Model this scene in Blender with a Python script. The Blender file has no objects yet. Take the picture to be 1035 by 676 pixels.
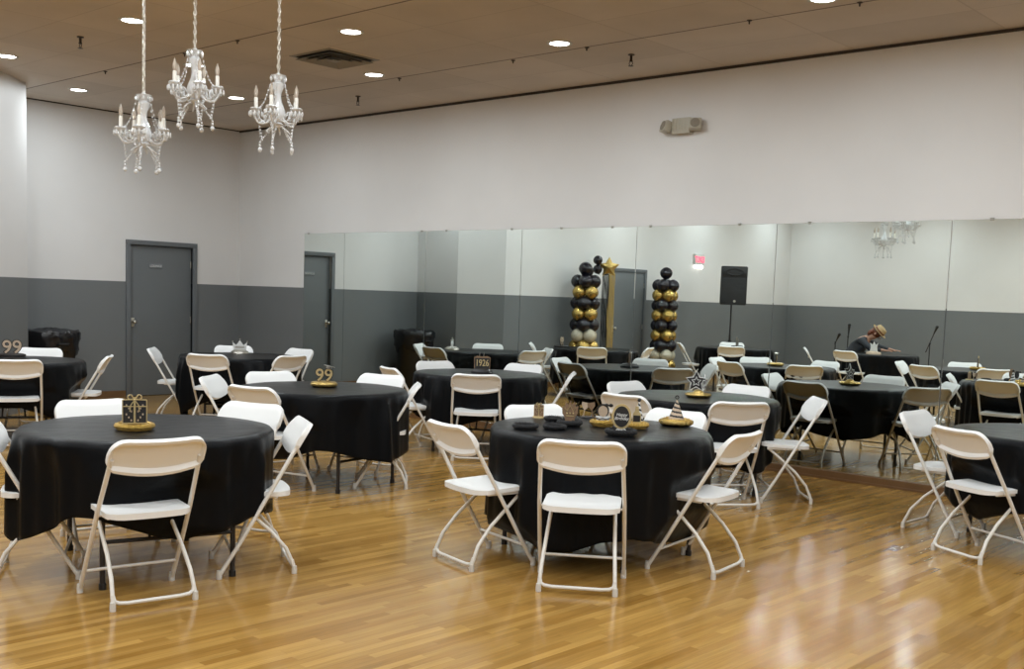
import bpy, bmesh, math, random
from math import sin, cos, pi, radians as rad
from mathutils import Vector, Matrix
random.seed(7)
SC = bpy.context.scene
COL = SC.collection

# ------------------------------------------------------------------ materials
def mat(name, col, rough=0.5, metal=0.0, spec=0.5, noise=0.0, nscale=20, bump=0.0, bscale=60, emit=None, estr=0, coat=0, trans=0, alpha=1, sheen=0):
    m = bpy.data.materials.new(name); m.use_nodes = True
    nt = m.node_tree; b = nt.nodes['Principled BSDF']
    b.inputs['Base Color'].default_value = (*col, 1)
    b.inputs['Roughness'].default_value = rough
    b.inputs['Metallic'].default_value = metal
    b.inputs['Specular IOR Level'].default_value = spec
    b.inputs['Coat Weight'].default_value = coat
    b.inputs['Transmission Weight'].default_value = trans
    if emit:
        b.inputs['Emission Color'].default_value = (*emit, 1); b.inputs['Emission Strength'].default_value = estr
    tc = nt.nodes.new('ShaderNodeTexCoord')
    if noise:
        n = nt.nodes.new('ShaderNodeTexNoise'); n.inputs['Scale'].default_value = nscale; n.inputs['Detail'].default_value = 4
        nt.links.new(tc.outputs['Object'], n.inputs['Vector'])
        r = nt.nodes.new('ShaderNodeMapRange'); r.inputs['To Min'].default_value = 1-noise; r.inputs['To Max'].default_value = 1+noise
        nt.links.new(n.outputs['Fac'], r.inputs['Value'])
        mx = nt.nodes.new('ShaderNodeVectorMath'); mx.operation = 'SCALE'; mx.inputs[0].default_value = col
        nt.links.new(r.outputs[0], mx.inputs['Scale']); nt.links.new(mx.outputs[0], b.inputs['Base Color'])
    if bump:
        n2 = nt.nodes.new('ShaderNodeTexNoise'); n2.inputs['Scale'].default_value = bscale; n2.inputs['Detail'].default_value = 3
        nt.links.new(tc.outputs['Object'], n2.inputs['Vector'])
        bp = nt.nodes.new('ShaderNodeBump'); bp.inputs['Strength'].default_value = bump; bp.inputs['Distance'].default_value = .01
        nt.links.new(n2.outputs['Fac'], bp.inputs['Height']); nt.links.new(bp.outputs[0], b.inputs['Normal'])
    return m

class G:   # tiny node graph helper
    def __init__(s, name):
        s.m = bpy.data.materials.new(name); s.m.use_nodes = True; s.nt = s.m.node_tree
        s.b = s.nt.nodes['Principled BSDF']
    def n(s, t, **kw):
        x = s.nt.nodes.new(t)
        for k, v in kw.items(): setattr(x, k, v)
        return x
    def math(s, op, a, b=None, c=None):
        x = s.n('ShaderNodeMath', operation=op)
        for i, v in enumerate((a, b, c)):
            if v is None: continue
            if isinstance(v, (int, float)): x.inputs[i].default_value = v
            else: s.nt.links.new(v, x.inputs[i])
        return x.outputs[0]
    def lk(s, a, b): s.nt.links.new(a, b)
    def mix(s, f, a, b):
        x = s.n('ShaderNodeMix', data_type='RGBA')
        if isinstance(f, (int, float)): x.inputs['Factor'].default_value = f
        else: s.lk(f, x.inputs['Factor'])
        for i, v in ((6, a), (7, b)):
            if isinstance(v, tuple): x.inputs[i].default_value = (*v, 1)
            else: s.lk(v, x.inputs[i])
        return x.outputs[2]

PAINT_Z = 1.556
def wall_material():
    g = G('painted_wall'); geo = g.n('ShaderNodeNewGeometry'); sp = g.n('ShaderNodeSeparateXYZ'); g.lk(geo.outputs['Position'], sp.inputs[0])
    nz = g.n('ShaderNodeTexNoise'); nz.inputs['Scale'].default_value = .8; nz.inputs['Detail'].default_value = 6; g.lk(geo.outputs['Position'], nz.inputs['Vector'])
    w = g.n('ShaderNodeMapRange'); w.inputs['From Min'].default_value = .3; w.inputs['From Max'].default_value = .7; g.lk(nz.outputs['Fac'], w.inputs['Value'])
    white = g.mix(w.outputs[0], (.70, .69, .68), (.76, .75, .74))
    grey = g.mix(w.outputs[0], (.152, .163, .168), (.168, .179, .184))
    up = g.math('GREATER_THAN', sp.outputs['Z'], PAINT_Z)
    g.lk(g.mix(up, grey, white), g.b.inputs['Base Color'])
    g.b.inputs['Roughness'].default_value = .5
    n2 = g.n('ShaderNodeTexNoise'); n2.inputs['Scale'].default_value = 90; g.lk(geo.outputs['Position'], n2.inputs['Vector'])
    bp = g.n('ShaderNodeBump'); bp.inputs['Strength'].default_value = .12; bp.inputs['Distance'].default_value = .004
    g.lk(n2.outputs['Fac'], bp.inputs['Height']); g.lk(bp.outputs[0], g.b.inputs['Normal'])
    return g.m

def floor_material():
    g = G('oak_strip_floor'); geo = g.n('ShaderNodeNewGeometry'); sp = g.n('ShaderNodeSeparateXYZ'); g.lk(geo.outputs['Position'], sp.inputs[0])
    X, Y = sp.outputs['X'], sp.outputs['Y']
    W = .048
    row = g.math('FLOOR', g.math('DIVIDE', X, W))
    wn = g.n('ShaderNodeTexWhiteNoise', noise_dimensions='1D'); g.lk(row, wn.inputs['W'])
    L = g.math('MULTIPLY_ADD', wn.outputs['Value'], .45, .55)
    yy = g.math('DIVIDE', g.math('ADD', Y, g.math('MULTIPLY', wn.outputs['Value'], 37.0)), L)
    pid = g.math('FLOOR', yy)
    cb = g.n('ShaderNodeCombineXYZ'); g.lk(row, cb.inputs[0]); g.lk(pid, cb.inputs[1])
    w2 = g.n('ShaderNodeTexWhiteNoise', noise_dimensions='3D'); g.lk(cb.outputs[0], w2.inputs['Vector'])
    ramp = g.n('ShaderNodeValToRGB'); cr = ramp.color_ramp
    cr.elements[0].position = 0; cr.elements[0].color = (.30, .152, .032, 1)
    cr.elements[1].position = 1; cr.elements[1].color = (.50, .290, .080, 1)
    e = cr.elements.new(.22); e.color = (.35, .188, .046, 1)
    e = cr.elements.new(.75); e.color = (.41, .232, .061, 1)
    g.lk(w2.outputs['Value'], ramp.inputs[0])
    # grain stretched along the boards
    mp = g.n('ShaderNodeMapping'); mp.inputs['Scale'].default_value = (60, 3.0, 1); g.lk(geo.outputs['Position'], mp.inputs[0])
    off = g.n('ShaderNodeVectorMath', operation='ADD'); g.lk(mp.outputs[0], off.inputs[0]); 
    sc = g.n('ShaderNodeVectorMath', operation='SCALE'); g.lk(w2.outputs['Color'], sc.inputs[0]); sc.inputs['Scale'].default_value = 40; g.lk(sc.outputs[0], off.inputs[1])
    gn = g.n('ShaderNodeTexNoise'); gn.inputs['Scale'].default_value = 1; gn.inputs['Detail'].default_value = 6; gn.inputs['Roughness'].default_value = .65; g.lk(off.outputs[0], gn.inputs['Vector'])
    gr = g.n('ShaderNodeMapRange'); gr.inputs['From Min'].default_value = .3; gr.inputs['From Max'].default_value = .7; gr.inputs['To Min'].default_value = .80; gr.inputs['To Max'].default_value = 1.13; g.lk(gn.outputs['Fac'], gr.inputs['Value'])
    # large wear patches
    wp = g.n('ShaderNodeTexNoise'); wp.inputs['Scale'].default_value = .7; wp.inputs['Detail'].default_value = 3; g.lk(geo.outputs['Position'], wp.inputs['Vector'])
    wr = g.n('ShaderNodeMapRange'); wr.inputs['From Min'].default_value = .35; wr.inputs['From Max'].default_value = .65; wr.inputs['To Min'].default_value = .90; wr.inputs['To Max'].default_value = 1.08; g.lk(wp.outputs['Fac'], wr.inputs['Value'])
    # seams
    fx = g.math('FRACT', g.math('DIVIDE', X, W)); fy = g.math('FRACT', yy)
    sx = g.math('LESS_THAN', g.math('MINIMUM', fx, g.math('SUBTRACT', 1, fx)), .022)
    sy = g.math('LESS_THAN', fy, .004)
    seam = g.math('MAXIMUM', sx, sy)
    v = g.n('ShaderNodeVectorMath', operation='SCALE'); g.lk(ramp.outputs[0], v.inputs[0]); g.lk(g.math('MULTIPLY', gr.outputs[0], wr.outputs[0]), v.inputs['Scale'])
    g.lk(g.mix(g.math('MULTIPLY', seam, .25), v.outputs[0], (.16, .085, .03)), g.b.inputs['Base Color'])
    rr = g.n('ShaderNodeMapRange'); rr.inputs['To Min'].default_value = .115; rr.inputs['To Max'].default_value = .215; g.lk(wp.outputs['Fac'], rr.inputs['Value'])
    g.lk(rr.outputs[0], g.b.inputs['Roughness'])
    n3 = g.n('ShaderNodeTexNoise'); n3.inputs['Scale'].default_value = 2.5; n3.inputs['Detail'].default_value = 3; g.lk(geo.outputs['Position'], n3.inputs['Vector'])
    bp = g.n('ShaderNodeBump'); bp.inputs['Strength'].default_value = .12; bp.inputs['Distance'].default_value = .0012
    g.lk(g.math('MULTIPLY', n3.outputs['Fac'], 4), bp.inputs['Height']); g.lk(bp.outputs[0], g.b.inputs['Normal'])
    g.b.inputs['Specular IOR Level'].default_value = .5
    return g.m

def ceiling_material():
    g = G('ceiling_tile'); geo = g.n('ShaderNodeNewGeometry'); sp = g.n('ShaderNodeSeparateXYZ'); g.lk(geo.outputs['Position'], sp.inputs[0])
    TX, TY = 1.275, .66
    u = g.math('DIVIDE', g.math('SUBTRACT', sp.outputs['X'], 9.37-1.275*8), TX)
    vv = g.math('DIVIDE', g.math('ADD', sp.outputs['Y'], 1.37+.66*40), TY)
    fu, fv = g.math('FRACT', u), g.math('FRACT', vv)
    iu, iv = g.math('FLOOR', u), g.math('FLOOR', vv)
    du = g.math('MULTIPLY', g.math('MINIMUM', fu, g.math('SUBTRACT', 1, fu)), TX)
    dv = g.math('MULTIPLY', g.math('MINIMUM', fv, g.math('SUBTRACT', 1, fv)), TY)
    cb = g.n('ShaderNodeCombineXYZ'); g.lk(iu, cb.inputs[0]); g.lk(iv, cb.inputs[1])
    wn = g.n('ShaderNodeTexWhiteNoise', noise_dimensions='3D'); g.lk(cb.outputs[0], wn.inputs['Vector'])
    base = g.mix(wn.outputs['Value'], (.60, .535, .47), (.66, .59, .52))
    # every third cross line is a dark main tee
    k = g.math('LESS_THAN', g.math('ABSOLUTE', g.math('SUBTRACT', g.math('FRACT', g.math('DIVIDE', g.math('ADD', sp.outputs['Y'], 1.37+1.98*20+.99), 1.98)), .5)), .006)
    line = g.math('MAXIMUM', g.math('LESS_THAN', du, .007), g.math('LESS_THAN', dv, .006))
    c1 = g.mix(g.math('MULTIPLY', line, .32), base, (.36, .30, .25))
    c2 = g.mix(g.math('MULTIPLY', k, .8), c1, (.15, .12, .10))
    n = g.n('ShaderNodeTexNoise'); n.inputs['Scale'].default_value = 1.3; n.inputs['Detail'].default_value = 5; g.lk(geo.outputs['Position'], n.inputs['Vector'])
    r = g.n('ShaderNodeMapRange'); r.inputs['From Min'].default_value = .3; r.inputs['From Max'].default_value = .7; r.inputs['To Min'].default_value = .93; r.inputs['To Max'].default_value = 1.06; g.lk(n.outputs['Fac'], r.inputs['Value'])
    v = g.n('ShaderNodeVectorMath', operation='SCALE'); g.lk(c2, v.inputs[0]); g.lk(r.outputs[0], v.inputs['Scale'])
    g.lk(v.outputs[0], g.b.inputs['Base Color']); g.b.inputs['Roughness'].default_value = .8
    g.b.inputs['Specular IOR Level'].default_value = .2
    return g.m

def mirror_material():
    g = G('silvered_mirror'); geo = g.n('ShaderNodeNewGeometry')
    g.b.inputs['Base Color'].default_value = (.86, .93, .90, 1); g.b.inputs['Metallic'].default_value = 1; g.b.inputs['Roughness'].default_value = 0.0
    n = g.n('ShaderNodeTexNoise'); n.inputs['Scale'].default_value = 3; g.lk(geo.outputs['Position'], n.inputs['Vector'])
    c = g.mix(n.outputs['Fac'], (.84, .915, .885), (.86, .935, .905)); g.lk(c, g.b.inputs['Base Color'])
    return g.m

M = dict(
    wall=wall_material(), floor=floor_material(), ceiling=ceiling_material(), mirror=mirror_material(),
    plastic=mat('white_plastic', (.80, .80, .79), .38, noise=.02, nscale=6),
    enamel=mat('white_enamelled_steel', (.72, .70, .66), .32, noise=.03, nscale=12),
    cap=mat('foot_cap_plastic', (.62, .60, .56), .5),
    cloth=mat('black_tablecloth', (.0045, .005, .006), .34, spec=.09, noise=.2, nscale=5, bump=.45, bscale=9),
    black_steel=mat('black_steel', (.018, .016, .017), .35, noise=.1),
    tabletop=mat('table_plastic', (.5, .5, .48), .5, noise=.05),
    black_plastic=mat('black_plastic', (.012, .012, .013), .35, noise=.1),
    bag=mat('black_bin_bag', (.010, .010, .012), .22, bump=.6, bscale=18),
    door=mat('grey_door_paint', (.135, .148, .155), .42, noise=.04, nscale=3),
    frame=mat('grey_frame_paint', (.130, .142, .152), .4, noise=.04, nscale=3),
    wood=mat('brown_baseboard', (.15, .078, .032), .4, noise=.25, nscale=9),
    darktrim=mat('dark_ceiling_trim', (.035, .024, .018), .6, noise=.1),
    metal=mat('brushed_nickel', (.55, .53, .48), .3, 1, noise=.06),
    chrome=mat('chrome', (.8, .8, .8), .12, 1),
    gold=mat('gold_foil', (.52, .37, .13), .34, 1, noise=.25, nscale=60, bump=.5, bscale=90),
    gold_balloon=mat('gold_latex', (.50, .34, .10), .22, .75, noise=.06),
    black_balloon=mat('black_latex', (.008, .007, .012), .15, 0, spec=.6, noise=.1),
    clear_balloon=mat('clear_confetti_latex', (.55, .50, .38), .12, 0, noise=.5, nscale=55),
    tinsel=mat('gold_tinsel', (.55, .36, .09), .35, .9, noise=.5, nscale=150, bump=1, bscale=160),
    black_card=mat('black_card', (.012, .010, .010), .5, noise=.3, nscale=40),
    gold_card=mat('gold_glitter_card', (.60, .47, .24), .4, .55, noise=.3, nscale=200),
    white_card=mat('white_card', (.72, .72, .70), .5, noise=.04),
    tan_card=mat('kraft_brown_card', (.22, .135, .075), .55, noise=.3, nscale=60),
    feather=mat('black_boa', (.006, .006, .007), .75, bump=1, bscale=120, noise=.2),
    vent=mat('vent_metal', (.30, .28, .25), .5, noise=.05),
    dark=mat('vent_shadow_gap', (.012, .010, .009), .8, noise=.1),
    lightframe=mat('light_trim_white', (.6, .6, .58), .5, noise=.03),
    lens=mat('light_lens', (.9, .9, .9), .4, emit=(1, .97, .92), estr=14),
    crystal=mat('clear_acrylic', (.95, .96, .97), .06, 0, spec=1.0, trans=.28, noise=.03),
    candle=mat('candle_sleeve', (.82, .79, .72), .4, noise=.03),
    bulb=mat('flame_bulb_glass', (.85, .74, .62), .1, 0, trans=.5, noise=.03),
    chain=mat('pale_chain', (.68, .64, .56), .35, .4, noise=.05),
    beige=mat('beige_emergency_housing', (.46, .43, .35), .45, noise=.06),
    dkbeige=mat('dim_emergency_lens', (.30, .27, .22), .25, noise=.1),
    red=mat('exit_red', (.7, .03, .05), .4, emit=(1, .05, .12), estr=3.0),
    signwhite=mat('exit_lamp', (.8, .8, .8), .4, emit=(1, .9, .85), estr=5),
    skin=mat('skin', (.40, .22, .15), .5, noise=.05),
    shirt=mat('dark_shirt', (.030, .032, .038), .8, noise=.2, nscale=30),
    sleeve=mat('maroon_shirt', (.075, .035, .032), .8, noise=.3, nscale=30),
    trousers=mat('dark_trousers', (.02, .022, .03), .85, noise=.2),
    hair=mat('auburn_hair', (.14, .035, .012), .5, noise=.3, nscale=70),
    straw=mat('straw_hat', (.42, .30, .15), .7, noise=.35, nscale=50, bump=.6, bscale=120),
    grille=mat('speaker_grille', (.010, .010, .011), .5, bump=.8, bscale=300, noise=.2),
    sign=mat('door_sign_plate', (.16, .175, .19), .3, noise=.05),
    pale=mat('pale_lettering', (.62, .64, .64), .4, noise=.03),
    sprink=mat('sprinkler_bronze', (.05, .035, .025), .4, .5, noise=.1),
    pink=mat('rose_card', (.50, .38, .27), .5, noise=.2, nscale=30),
    grn=mat('bottle_glass', (.02, .025, .015), .12, noise=.1),
)

# ------------------------------------------------------------------ mesh helpers
def obj(name, bm, m, parent=None, smooth=True, ang=40):
    me = bpy.data.meshes.new(name)
    bmesh.ops.recalc_face_normals(bm, faces=bm.faces[:])
    if smooth:
        for f in bm.faces: f.smooth = True
        for e in bm.edges:
            if len(e.link_faces) == 2:
                if e.calc_face_angle(0) > rad(ang): e.smooth = False
    bm.to_mesh(me); bm.free()
    if isinstance(m, (list, tuple)):
        for k in m: me.materials.append(k)
    else: me.materials.append(m)
    o = bpy.data.objects.new(name, me); COL.objects.link(o)
    if parent: o.parent = parent
    return o
def tag(o, label, cat, group=None, kind=None):
    o['label'] = label; o['category'] = cat
    if group: o['group'] = group
    if kind: o['kind'] = kind
    return o
def thing(name, label, cat, loc=(0, 0, 0), rz=0, group=None):
    o = bpy.data.objects.new(name, None); COL.objects.link(o); o.empty_display_size = .1
    o.location = loc; o.rotation_euler = (0, 0, rz)
    return tag(o, label, cat, group)
def struct(name, bm, m, parent=None, smooth=False):
    o = obj(name, bm, m, parent, smooth)
    o['kind'] = 'structure'
    return o
def BM(): return bmesh.new()
def box(bm, lo, hi, bev=0, mi=0):
    lo, hi = Vector(lo), Vector(hi); c = (lo+hi)/2; s = hi-lo
    r = bmesh.ops.create_cube(bm, size=1, matrix=Matrix.Translation(c) @ Matrix.Diagonal((*s, 1)))
    if bev:
        es = set(e for v in r['verts'] for e in v.link_edges)
        bmesh.ops.bevel(bm, geom=list(es), offset=bev, segments=2, affect='EDGES', profile=.6)
    return r
def tube(bm, pts, r, seg=8, closed=False, caps=True, rad_list=None):
    pts = [Vector(p) for p in pts]; n = len(pts); rings = []
    up = None
    for i, p in enumerate(pts):
        if closed: t = pts[(i+1) % n]-pts[i-1]
        else: t = pts[min(i+1, n-1)]-pts[max(i-1, 0)]
        t.normalize()
        if up is None:
            up = Vector((0, 0, 1)) if abs(t.z) < .9 else Vector((1, 0, 0))
        a = up - t*up.dot(t)
        if a.length < 1e-4: a = t.orthogonal()
        a.normalize(); up = a; b = t.cross(a)
        rr = rad_list[i] if rad_list else r
        rings.append([bm.verts.new(p+a*cos(2*pi*k/seg)*rr+b*sin(2*pi*k/seg)*rr) for k in range(seg)])
    m = n if closed else n-1
    for i in range(m):
        A, B = rings[i], rings[(i+1) % n]
        for k in range(seg):
            bm.faces.new((A[k], A[(k+1) % seg], B[(k+1) % seg], B[k]))
    if caps and not closed:
        bm.faces.new(rings[0][::-1]); bm.faces.new(rings[-1])
def lathe(bm, prof, seg=24, c=(0, 0, 0)):
    c = Vector(c); rings = []
    for r, z in prof:
        if r < 1e-5: rings.append([bm.verts.new(c+Vector((0, 0, z)))])
        else: rings.append([bm.verts.new(c+Vector((r*cos(2*pi*k/seg), r*sin(2*pi*k/seg), z))) for k in range(seg)])
    for A, B in zip(rings, rings[1:]):
        for k in range(seg):
            k2 = (k+1) % seg
            if len(A) == 1 and len(B) == 1: continue
            if len(A) == 1: bm.faces.new((A[0], B[k], B[k2]))
            elif len(B) == 1: bm.faces.new((A[k], A[k2], B[0]))
            else: bm.faces.new((A[k], A[k2], B[k2], B[k]))
def ball(bm, c, r, seg=10, sc=(1, 1, 1)):
    bmesh.ops.create_uvsphere(bm, u_segments=seg, v_segments=max(6, seg*2//3), radius=r, matrix=Matrix.Translation(c) @ Matrix.Diagonal((*sc, 1)))
def prism(bm, pts, z0, z1):
    a = [bm.verts.new((x, y, z0)) for x, y in pts]; b = [bm.verts.new((x, y, z1)) for x, y in pts]
    bm.faces.new(a[::-1]); bm.faces.new(b); n = len(pts)
    for i in range(n): bm.faces.new((a[i], a[(i+1) % n], b[(i+1) % n], b[i]))
def board(bm, pts, y0, y1, dz=0):
    """vertical cut-out: outline in (x,z), thickness in y"""
    a = [bm.verts.new((x, y0, z+dz)) for x, z in pts]; b = [bm.verts.new((x, y1, z+dz)) for x, z in pts]
    bm.faces.new(a[::-1]); bm.faces.new(b); n = len(pts)
    for i in range(n): bm.faces.new((a[i], a[(i+1) % n], b[(i+1) % n], b[i]))
def shell(bm, us, top, bot, front, back, nv=6):
    """closed panel: u along width, v between bot(u) and top(u); front/back give 3D points"""
    F, B = [], []
    for u in us:
        t, b = top(u), bot(u)
        F.append([bm.verts.new(front(u, b+(t-b)*j/nv, j/nv)) for j in range(nv+1)])
        B.append([bm.verts.new(back(u, b+(t-b)*j/nv, j/nv)) for j in range(nv+1)])
    n = len(us)
    for i in range(n-1):
        for j in range(nv):
            bm.faces.new((F[i][j], F[i+1][j], F[i+1][j+1], F[i][j+1]))
            bm.faces.new((B[i][j], B[i][j+1], B[i+1][j+1], B[i+1][j]))
        bm.faces.new((F[i][0], B[i][0], B[i+1][0], F[i+1][0]))
        bm.faces.new((F[i][nv], F[i+1][nv], B[i+1][nv], B[i][nv]))
    for i in (0, n-1):
        for j in range(nv):
            bm.faces.new((F[i][j], F[i][j+1], B[i][j+1], B[i][j]))
def text_mesh(s, size, depth, font_shear=0):
    cu = bpy.data.curves.new('t', 'FONT'); cu.body = s; cu.size = size; cu.extrude = depth; cu.align_x = 'CENTER'; cu.shear = font_shear; cu.offset = size*.012
    cu.space_line = .85
    o = bpy.data.objects.new('t', cu); COL.objects.link(o)
    dg = bpy.context.evaluated_depsgraph_get(); me = bpy.data.meshes.new_from_object(o.evaluated_get(dg))
    bpy.data.objects.remove(o); bm = BM(); bm.from_mesh(me); bpy.data.meshes.remove(me)
    return bm
def kids(o): return [c for c in COL.objects if c.parent == o]
TREE = {}
def dup(root, loc, rz, label, group=None):
    if root.name not in TREE:
        TREE[root.name] = [(c, kids(c)) for c in kids(root)]
    r = root.copy(); COL.objects.link(r); r.location = loc; r.rotation_euler = (0, 0, rz); r['label'] = label
    if group: r['group'] = group
    for c, gs in TREE[root.name]:
        d = c.copy(); COL.objects.link(d); d.parent = r
        for g in gs:
            e = g.copy(); COL.objects.link(e); e.parent = d
    return r

# ------------------------------------------------------------------ camera
cam = bpy.data.cameras.new('camera'); co = bpy.data.objects.new('camera', cam); COL.objects.link(co); SC.camera = co
F, YAW, PITCH, ROLL = 1108.443, -.73778, .095457, .03463
CX, CY, CZ = 13.8423, -9.15817, 1.53245
fwd = Vector((sin(YAW)*cos(PITCH), cos(YAW)*cos(PITCH), -sin(PITCH))); right = Vector((cos(YAW), -sin(YAW), 0)); up = right.cross(fwd)
r2 = right*cos(ROLL)+up*sin(ROLL); u2 = -right*sin(ROLL)+up*cos(ROLL)
co.matrix_world = Matrix(((r2.x, u2.x, -fwd.x, CX), (r2.y, u2.y, -fwd.y, CY), (r2.z, u2.z, -fwd.z, CZ), (0, 0, 0, 1)))
cam.sensor_fit = 'HORIZONTAL'; cam.sensor_width = 36; cam.lens = 36*F/1035
cam.shift_x = -2.314/1035; cam.shift_y = 67.95/1035; cam.clip_start = .05

# ------------------------------------------------------------------ room shell
H = 3.769; XR = 18.0; YF = -13.5
bm = BM(); box(bm, (-.2, YF-.2, -.1), (XR+.2, .2, 0)); struct('floor', bm, M['floor'])
bm = BM(); box(bm, (-.2, YF-.2, H), (XR+.2, .2, H+.1)); struct('ceiling', bm, M['ceiling'])
bm = BM(); box(bm, (-.12, 0, 0), (XR+.12, .12, H)); struct('wall_back', bm, M['wall'])
D1, D2, DT = -1.700, -.757, 2.055    # leaf opening of the grey door
bm = BM(); box(bm, (-.12, -3.54, 0), (0, D1, H)); box(bm, (-.12, D2, 0), (0, 0, H)); box(bm, (-.12, D1, DT), (0, D2, H)); struct('wall_left', bm, M['wall'])
bm = BM(); prism(bm, [(-.12, -3.54), (.99, -3.51), (1.54, -4.06), (1.54, YF), (-.12, YF)], 0, H); struct('wall_left_front', bm, M['wall'])
bm = BM(); box(bm, (-.12, YF-.12, 0), (XR+.12, YF, H)); struct('wall_front', bm, M['wall'])
bm = BM(); box(bm, (XR, YF, 0), (XR+.12, 0, H)); struct('wall_right', bm, M['wall'])
# trims
bm = BM(); box(bm, (0, -.016, H-.026), (XR, 0, H), .003); box(bm, (0, -3.53, H-.014), (.012, 0, H), .002); struct('trim_1', bm, M['darktrim'])
BB = .075
bm = BM(); box(bm, (1.45, -.045, 0), (XR, 0, BB), .006); box(bm, (1.45, -.055, 0), (XR, -.045, .022), .003); struct('baseboard_back', bm, M['wood'])
bm = BM(); box(bm, (0, -.016, 0), (1.45, 0, .09), .004); struct('baseboard_corner', bm, M['wood'])
bm = BM(); box(bm, (0, -3.52, 0), (.016, D1-.065, .09), .004); box(bm, (0, D2+.065, 0), (.016, -.018, .09), .004); struct('baseboard_left', bm, M['wood'])
bm = BM(); box(bm, (1.54, YF+.02, 0), (1.556, -7.99, .09), .004); box(bm, (1.54, -6.8, 0), (1.556, -4.08, .09), .004); struct('baseboard_front', bm, M['wood'])

def door(n, x, y0, y1, zt, recess, knob_y, sign=None):
    r = bpy.data.objects.new('door_%d' % n, None); COL.objects.link(r); r['kind'] = 'structure'; r.location = (x, 0, 0)
    bm = BM(); box(bm, (-recess, y0+.003, .006), (-recess+.045, y1-.003, zt-.004), .003); obj('door_leaf', bm, M['door'], r)
    bm = BM(); w = .062
    # frame: jambs and head with an inner stop
    for a, b in ((y0-w, y0), (y1, y1+w)): box(bm, (0 if not recess > .05 else -.10, a, 0), (.028, b, zt), .004)
    box(bm, (0 if not recess > .05 else -.10, y0-w, zt), (.028, y1+w, zt+w), .004)
    obj('door_frame', bm, M['frame'], r)
    xs = -recess+.045
    bm = BM(); ky = knob_y; box(bm, (xs, ky-.022, .95), (xs+.006, ky+.022, 1.07), .003)
    tube(bm, [(xs, ky, 1.02), (xs+.045, ky, 1.02)], .011, 12)
    ball(bm, Vector((xs+.062, ky, 1.02)), .027, 14, (.8, 1, 1)); obj('door_knob', bm, M['metal'], r)
    bm = BM(); hy = y1-.012 if knob_y < (y0+y1)/2 else y0+.012
    for z in (.25, 1.05, 1.82): tube(bm, [(xs+.004, hy, z-.045), (xs+.004, hy, z+.045)], .008, 8)
    obj('hinges', bm, M['metal'], r)
    return r, xs
d1, xs = door(1, 0, D1, D2, DT, .075, -1.645)
bm = BM(); box(bm, (xs, -1.40, 1.745), (xs+.006, -1.21, 1.815), .002); sg = obj('door_sign', bm, M['sign'], d1)
bm = text_mesh('LOUNGE', .045, .001); bmesh.ops.transform(bm, matrix=Matrix.Translation((xs+.008, -1.305, 1.765)) @ Matrix.Rotation(pi/2, 4, 'Z') @ Matrix.Rotation(pi/2, 4, 'X'), verts=bm.verts); obj('sign_lettering', bm, M['pale'], sg, False)
d2, xs = door(2, 1.54, -7.92, -6.90, 2.06, .035, -7.0)

# mirrors
SE = [1.567, 2.434, 3.993, 5.556, 7.133, 8.720, 10.324, 11.90, 13.48, 15.06]
MT, MB = 2.284, BB
which = ['narrow frameless mirror panel at the left end of the mirror wall, reflecting the grey door',
 'frameless wall mirror panel second from the left end, above the middle left table',
 'frameless wall mirror panel third from the left end, behind the table with the 1926 sign',
 'frameless wall mirror panel showing the left balloon column in reflection',
 'frameless wall mirror panel showing the black speaker and right balloon column',
 'frameless wall mirror panel showing the seated person in a hat',
 'frameless wall mirror panel behind the table at the right edge of the photo',
 'frameless mirror panel beyond the right edge of the photo', 'last frameless mirror panel toward the right wall']
clips = [[.11], [.95], [.22, .9], [.36, .8], [.1, .75], [.2], [.2, .6], [.3], [.5]]
for i in range(9):
    a, b = SE[i]+.004, SE[i+1]-.004
    r = thing('wall_mirror', which[i], 'mirror', (a, 0, MB), 0, 'mirror panels on the back wall')
    bm = BM(); box(bm, (0, -.007, 0), (b-a, -.0005, MT-MB), .0015); obj('mirror_glass', bm, M['mirror'], r, False)
    for c in clips[i]:
        bm = BM(); x = (b-a)*c; box(bm, (x-.016, -.011, MT-MB-.010), (x+.016, -.007, MT-MB+.012), .002); box(bm, (x-.016, -.011, MT-MB), (x+.016, 0, MT-MB+.012), .002)
        obj('mirror_clip', bm, M['metal'], r)

# ------------------------------------------------------------------ ceiling lights
lights = []
xs0 = {0: (2.36, 2.51), 1: (1.14, 2.505)}
rows = []
for k in range(9):
    y = -1.62-1.343*k; x0, dx = xs0[k % 2]
    for j in range(7):
        x = x0+dx*j
        if x > XR-.4: continue
        if x < 1.9 and k >= 2: continue
        lights.append((x, y, k, j))
proto = None
lw = ('nearest the mirror wall', 'in the second row from the mirror wall', 'in the third row from the mirror wall')
ordn = ['first', 'second', 'third', 'fourth', 'fifth', 'sixth', 'seventh']
rown = ['first', 'second', 'third', 'fourth', 'fifth', 'sixth', 'seventh', 'eighth', 'ninth']
for x, y, k, j in lights:
    lab = 'recessed ceiling light, %s from the left in the %s row from the mirrors' % (ordn[j], rown[k])
    if proto is None:
        proto = thing('ceiling_light', lab, 'ceiling light', (x, y, H), 0, 'recessed ceiling lights')
        bm = BM(); lathe(bm, [(.086, -.006), (.098, -.010), (.112, -.007), (.115, 0), (.086, 0), (.086, -.006)], 28); obj('trim_ring', bm, M['lightframe'], proto)
        bm = BM(); lathe(bm, [(0, -.009), (.055, -.0085), (.086, -.004), (.086, -.001), (0, -.001)], 28); obj('lens', bm, M['lens'], proto)
    else: dup(proto, (x, y, H), 0, lab)
PWR = 17.5
ld = bpy.data.lights.new('downlight', 'AREA'); ld.shape = 'DISK'; ld.size = .16; ld.energy = PWR; ld.color = (.87, .955, 1.0); ld.spread = rad(178)
for n, (x, y, k, j) in enumerate(lights):
    o = bpy.data.objects.new('downlight', ld); COL.objects.link(o); o.location = (x, y, H-.012)

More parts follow.
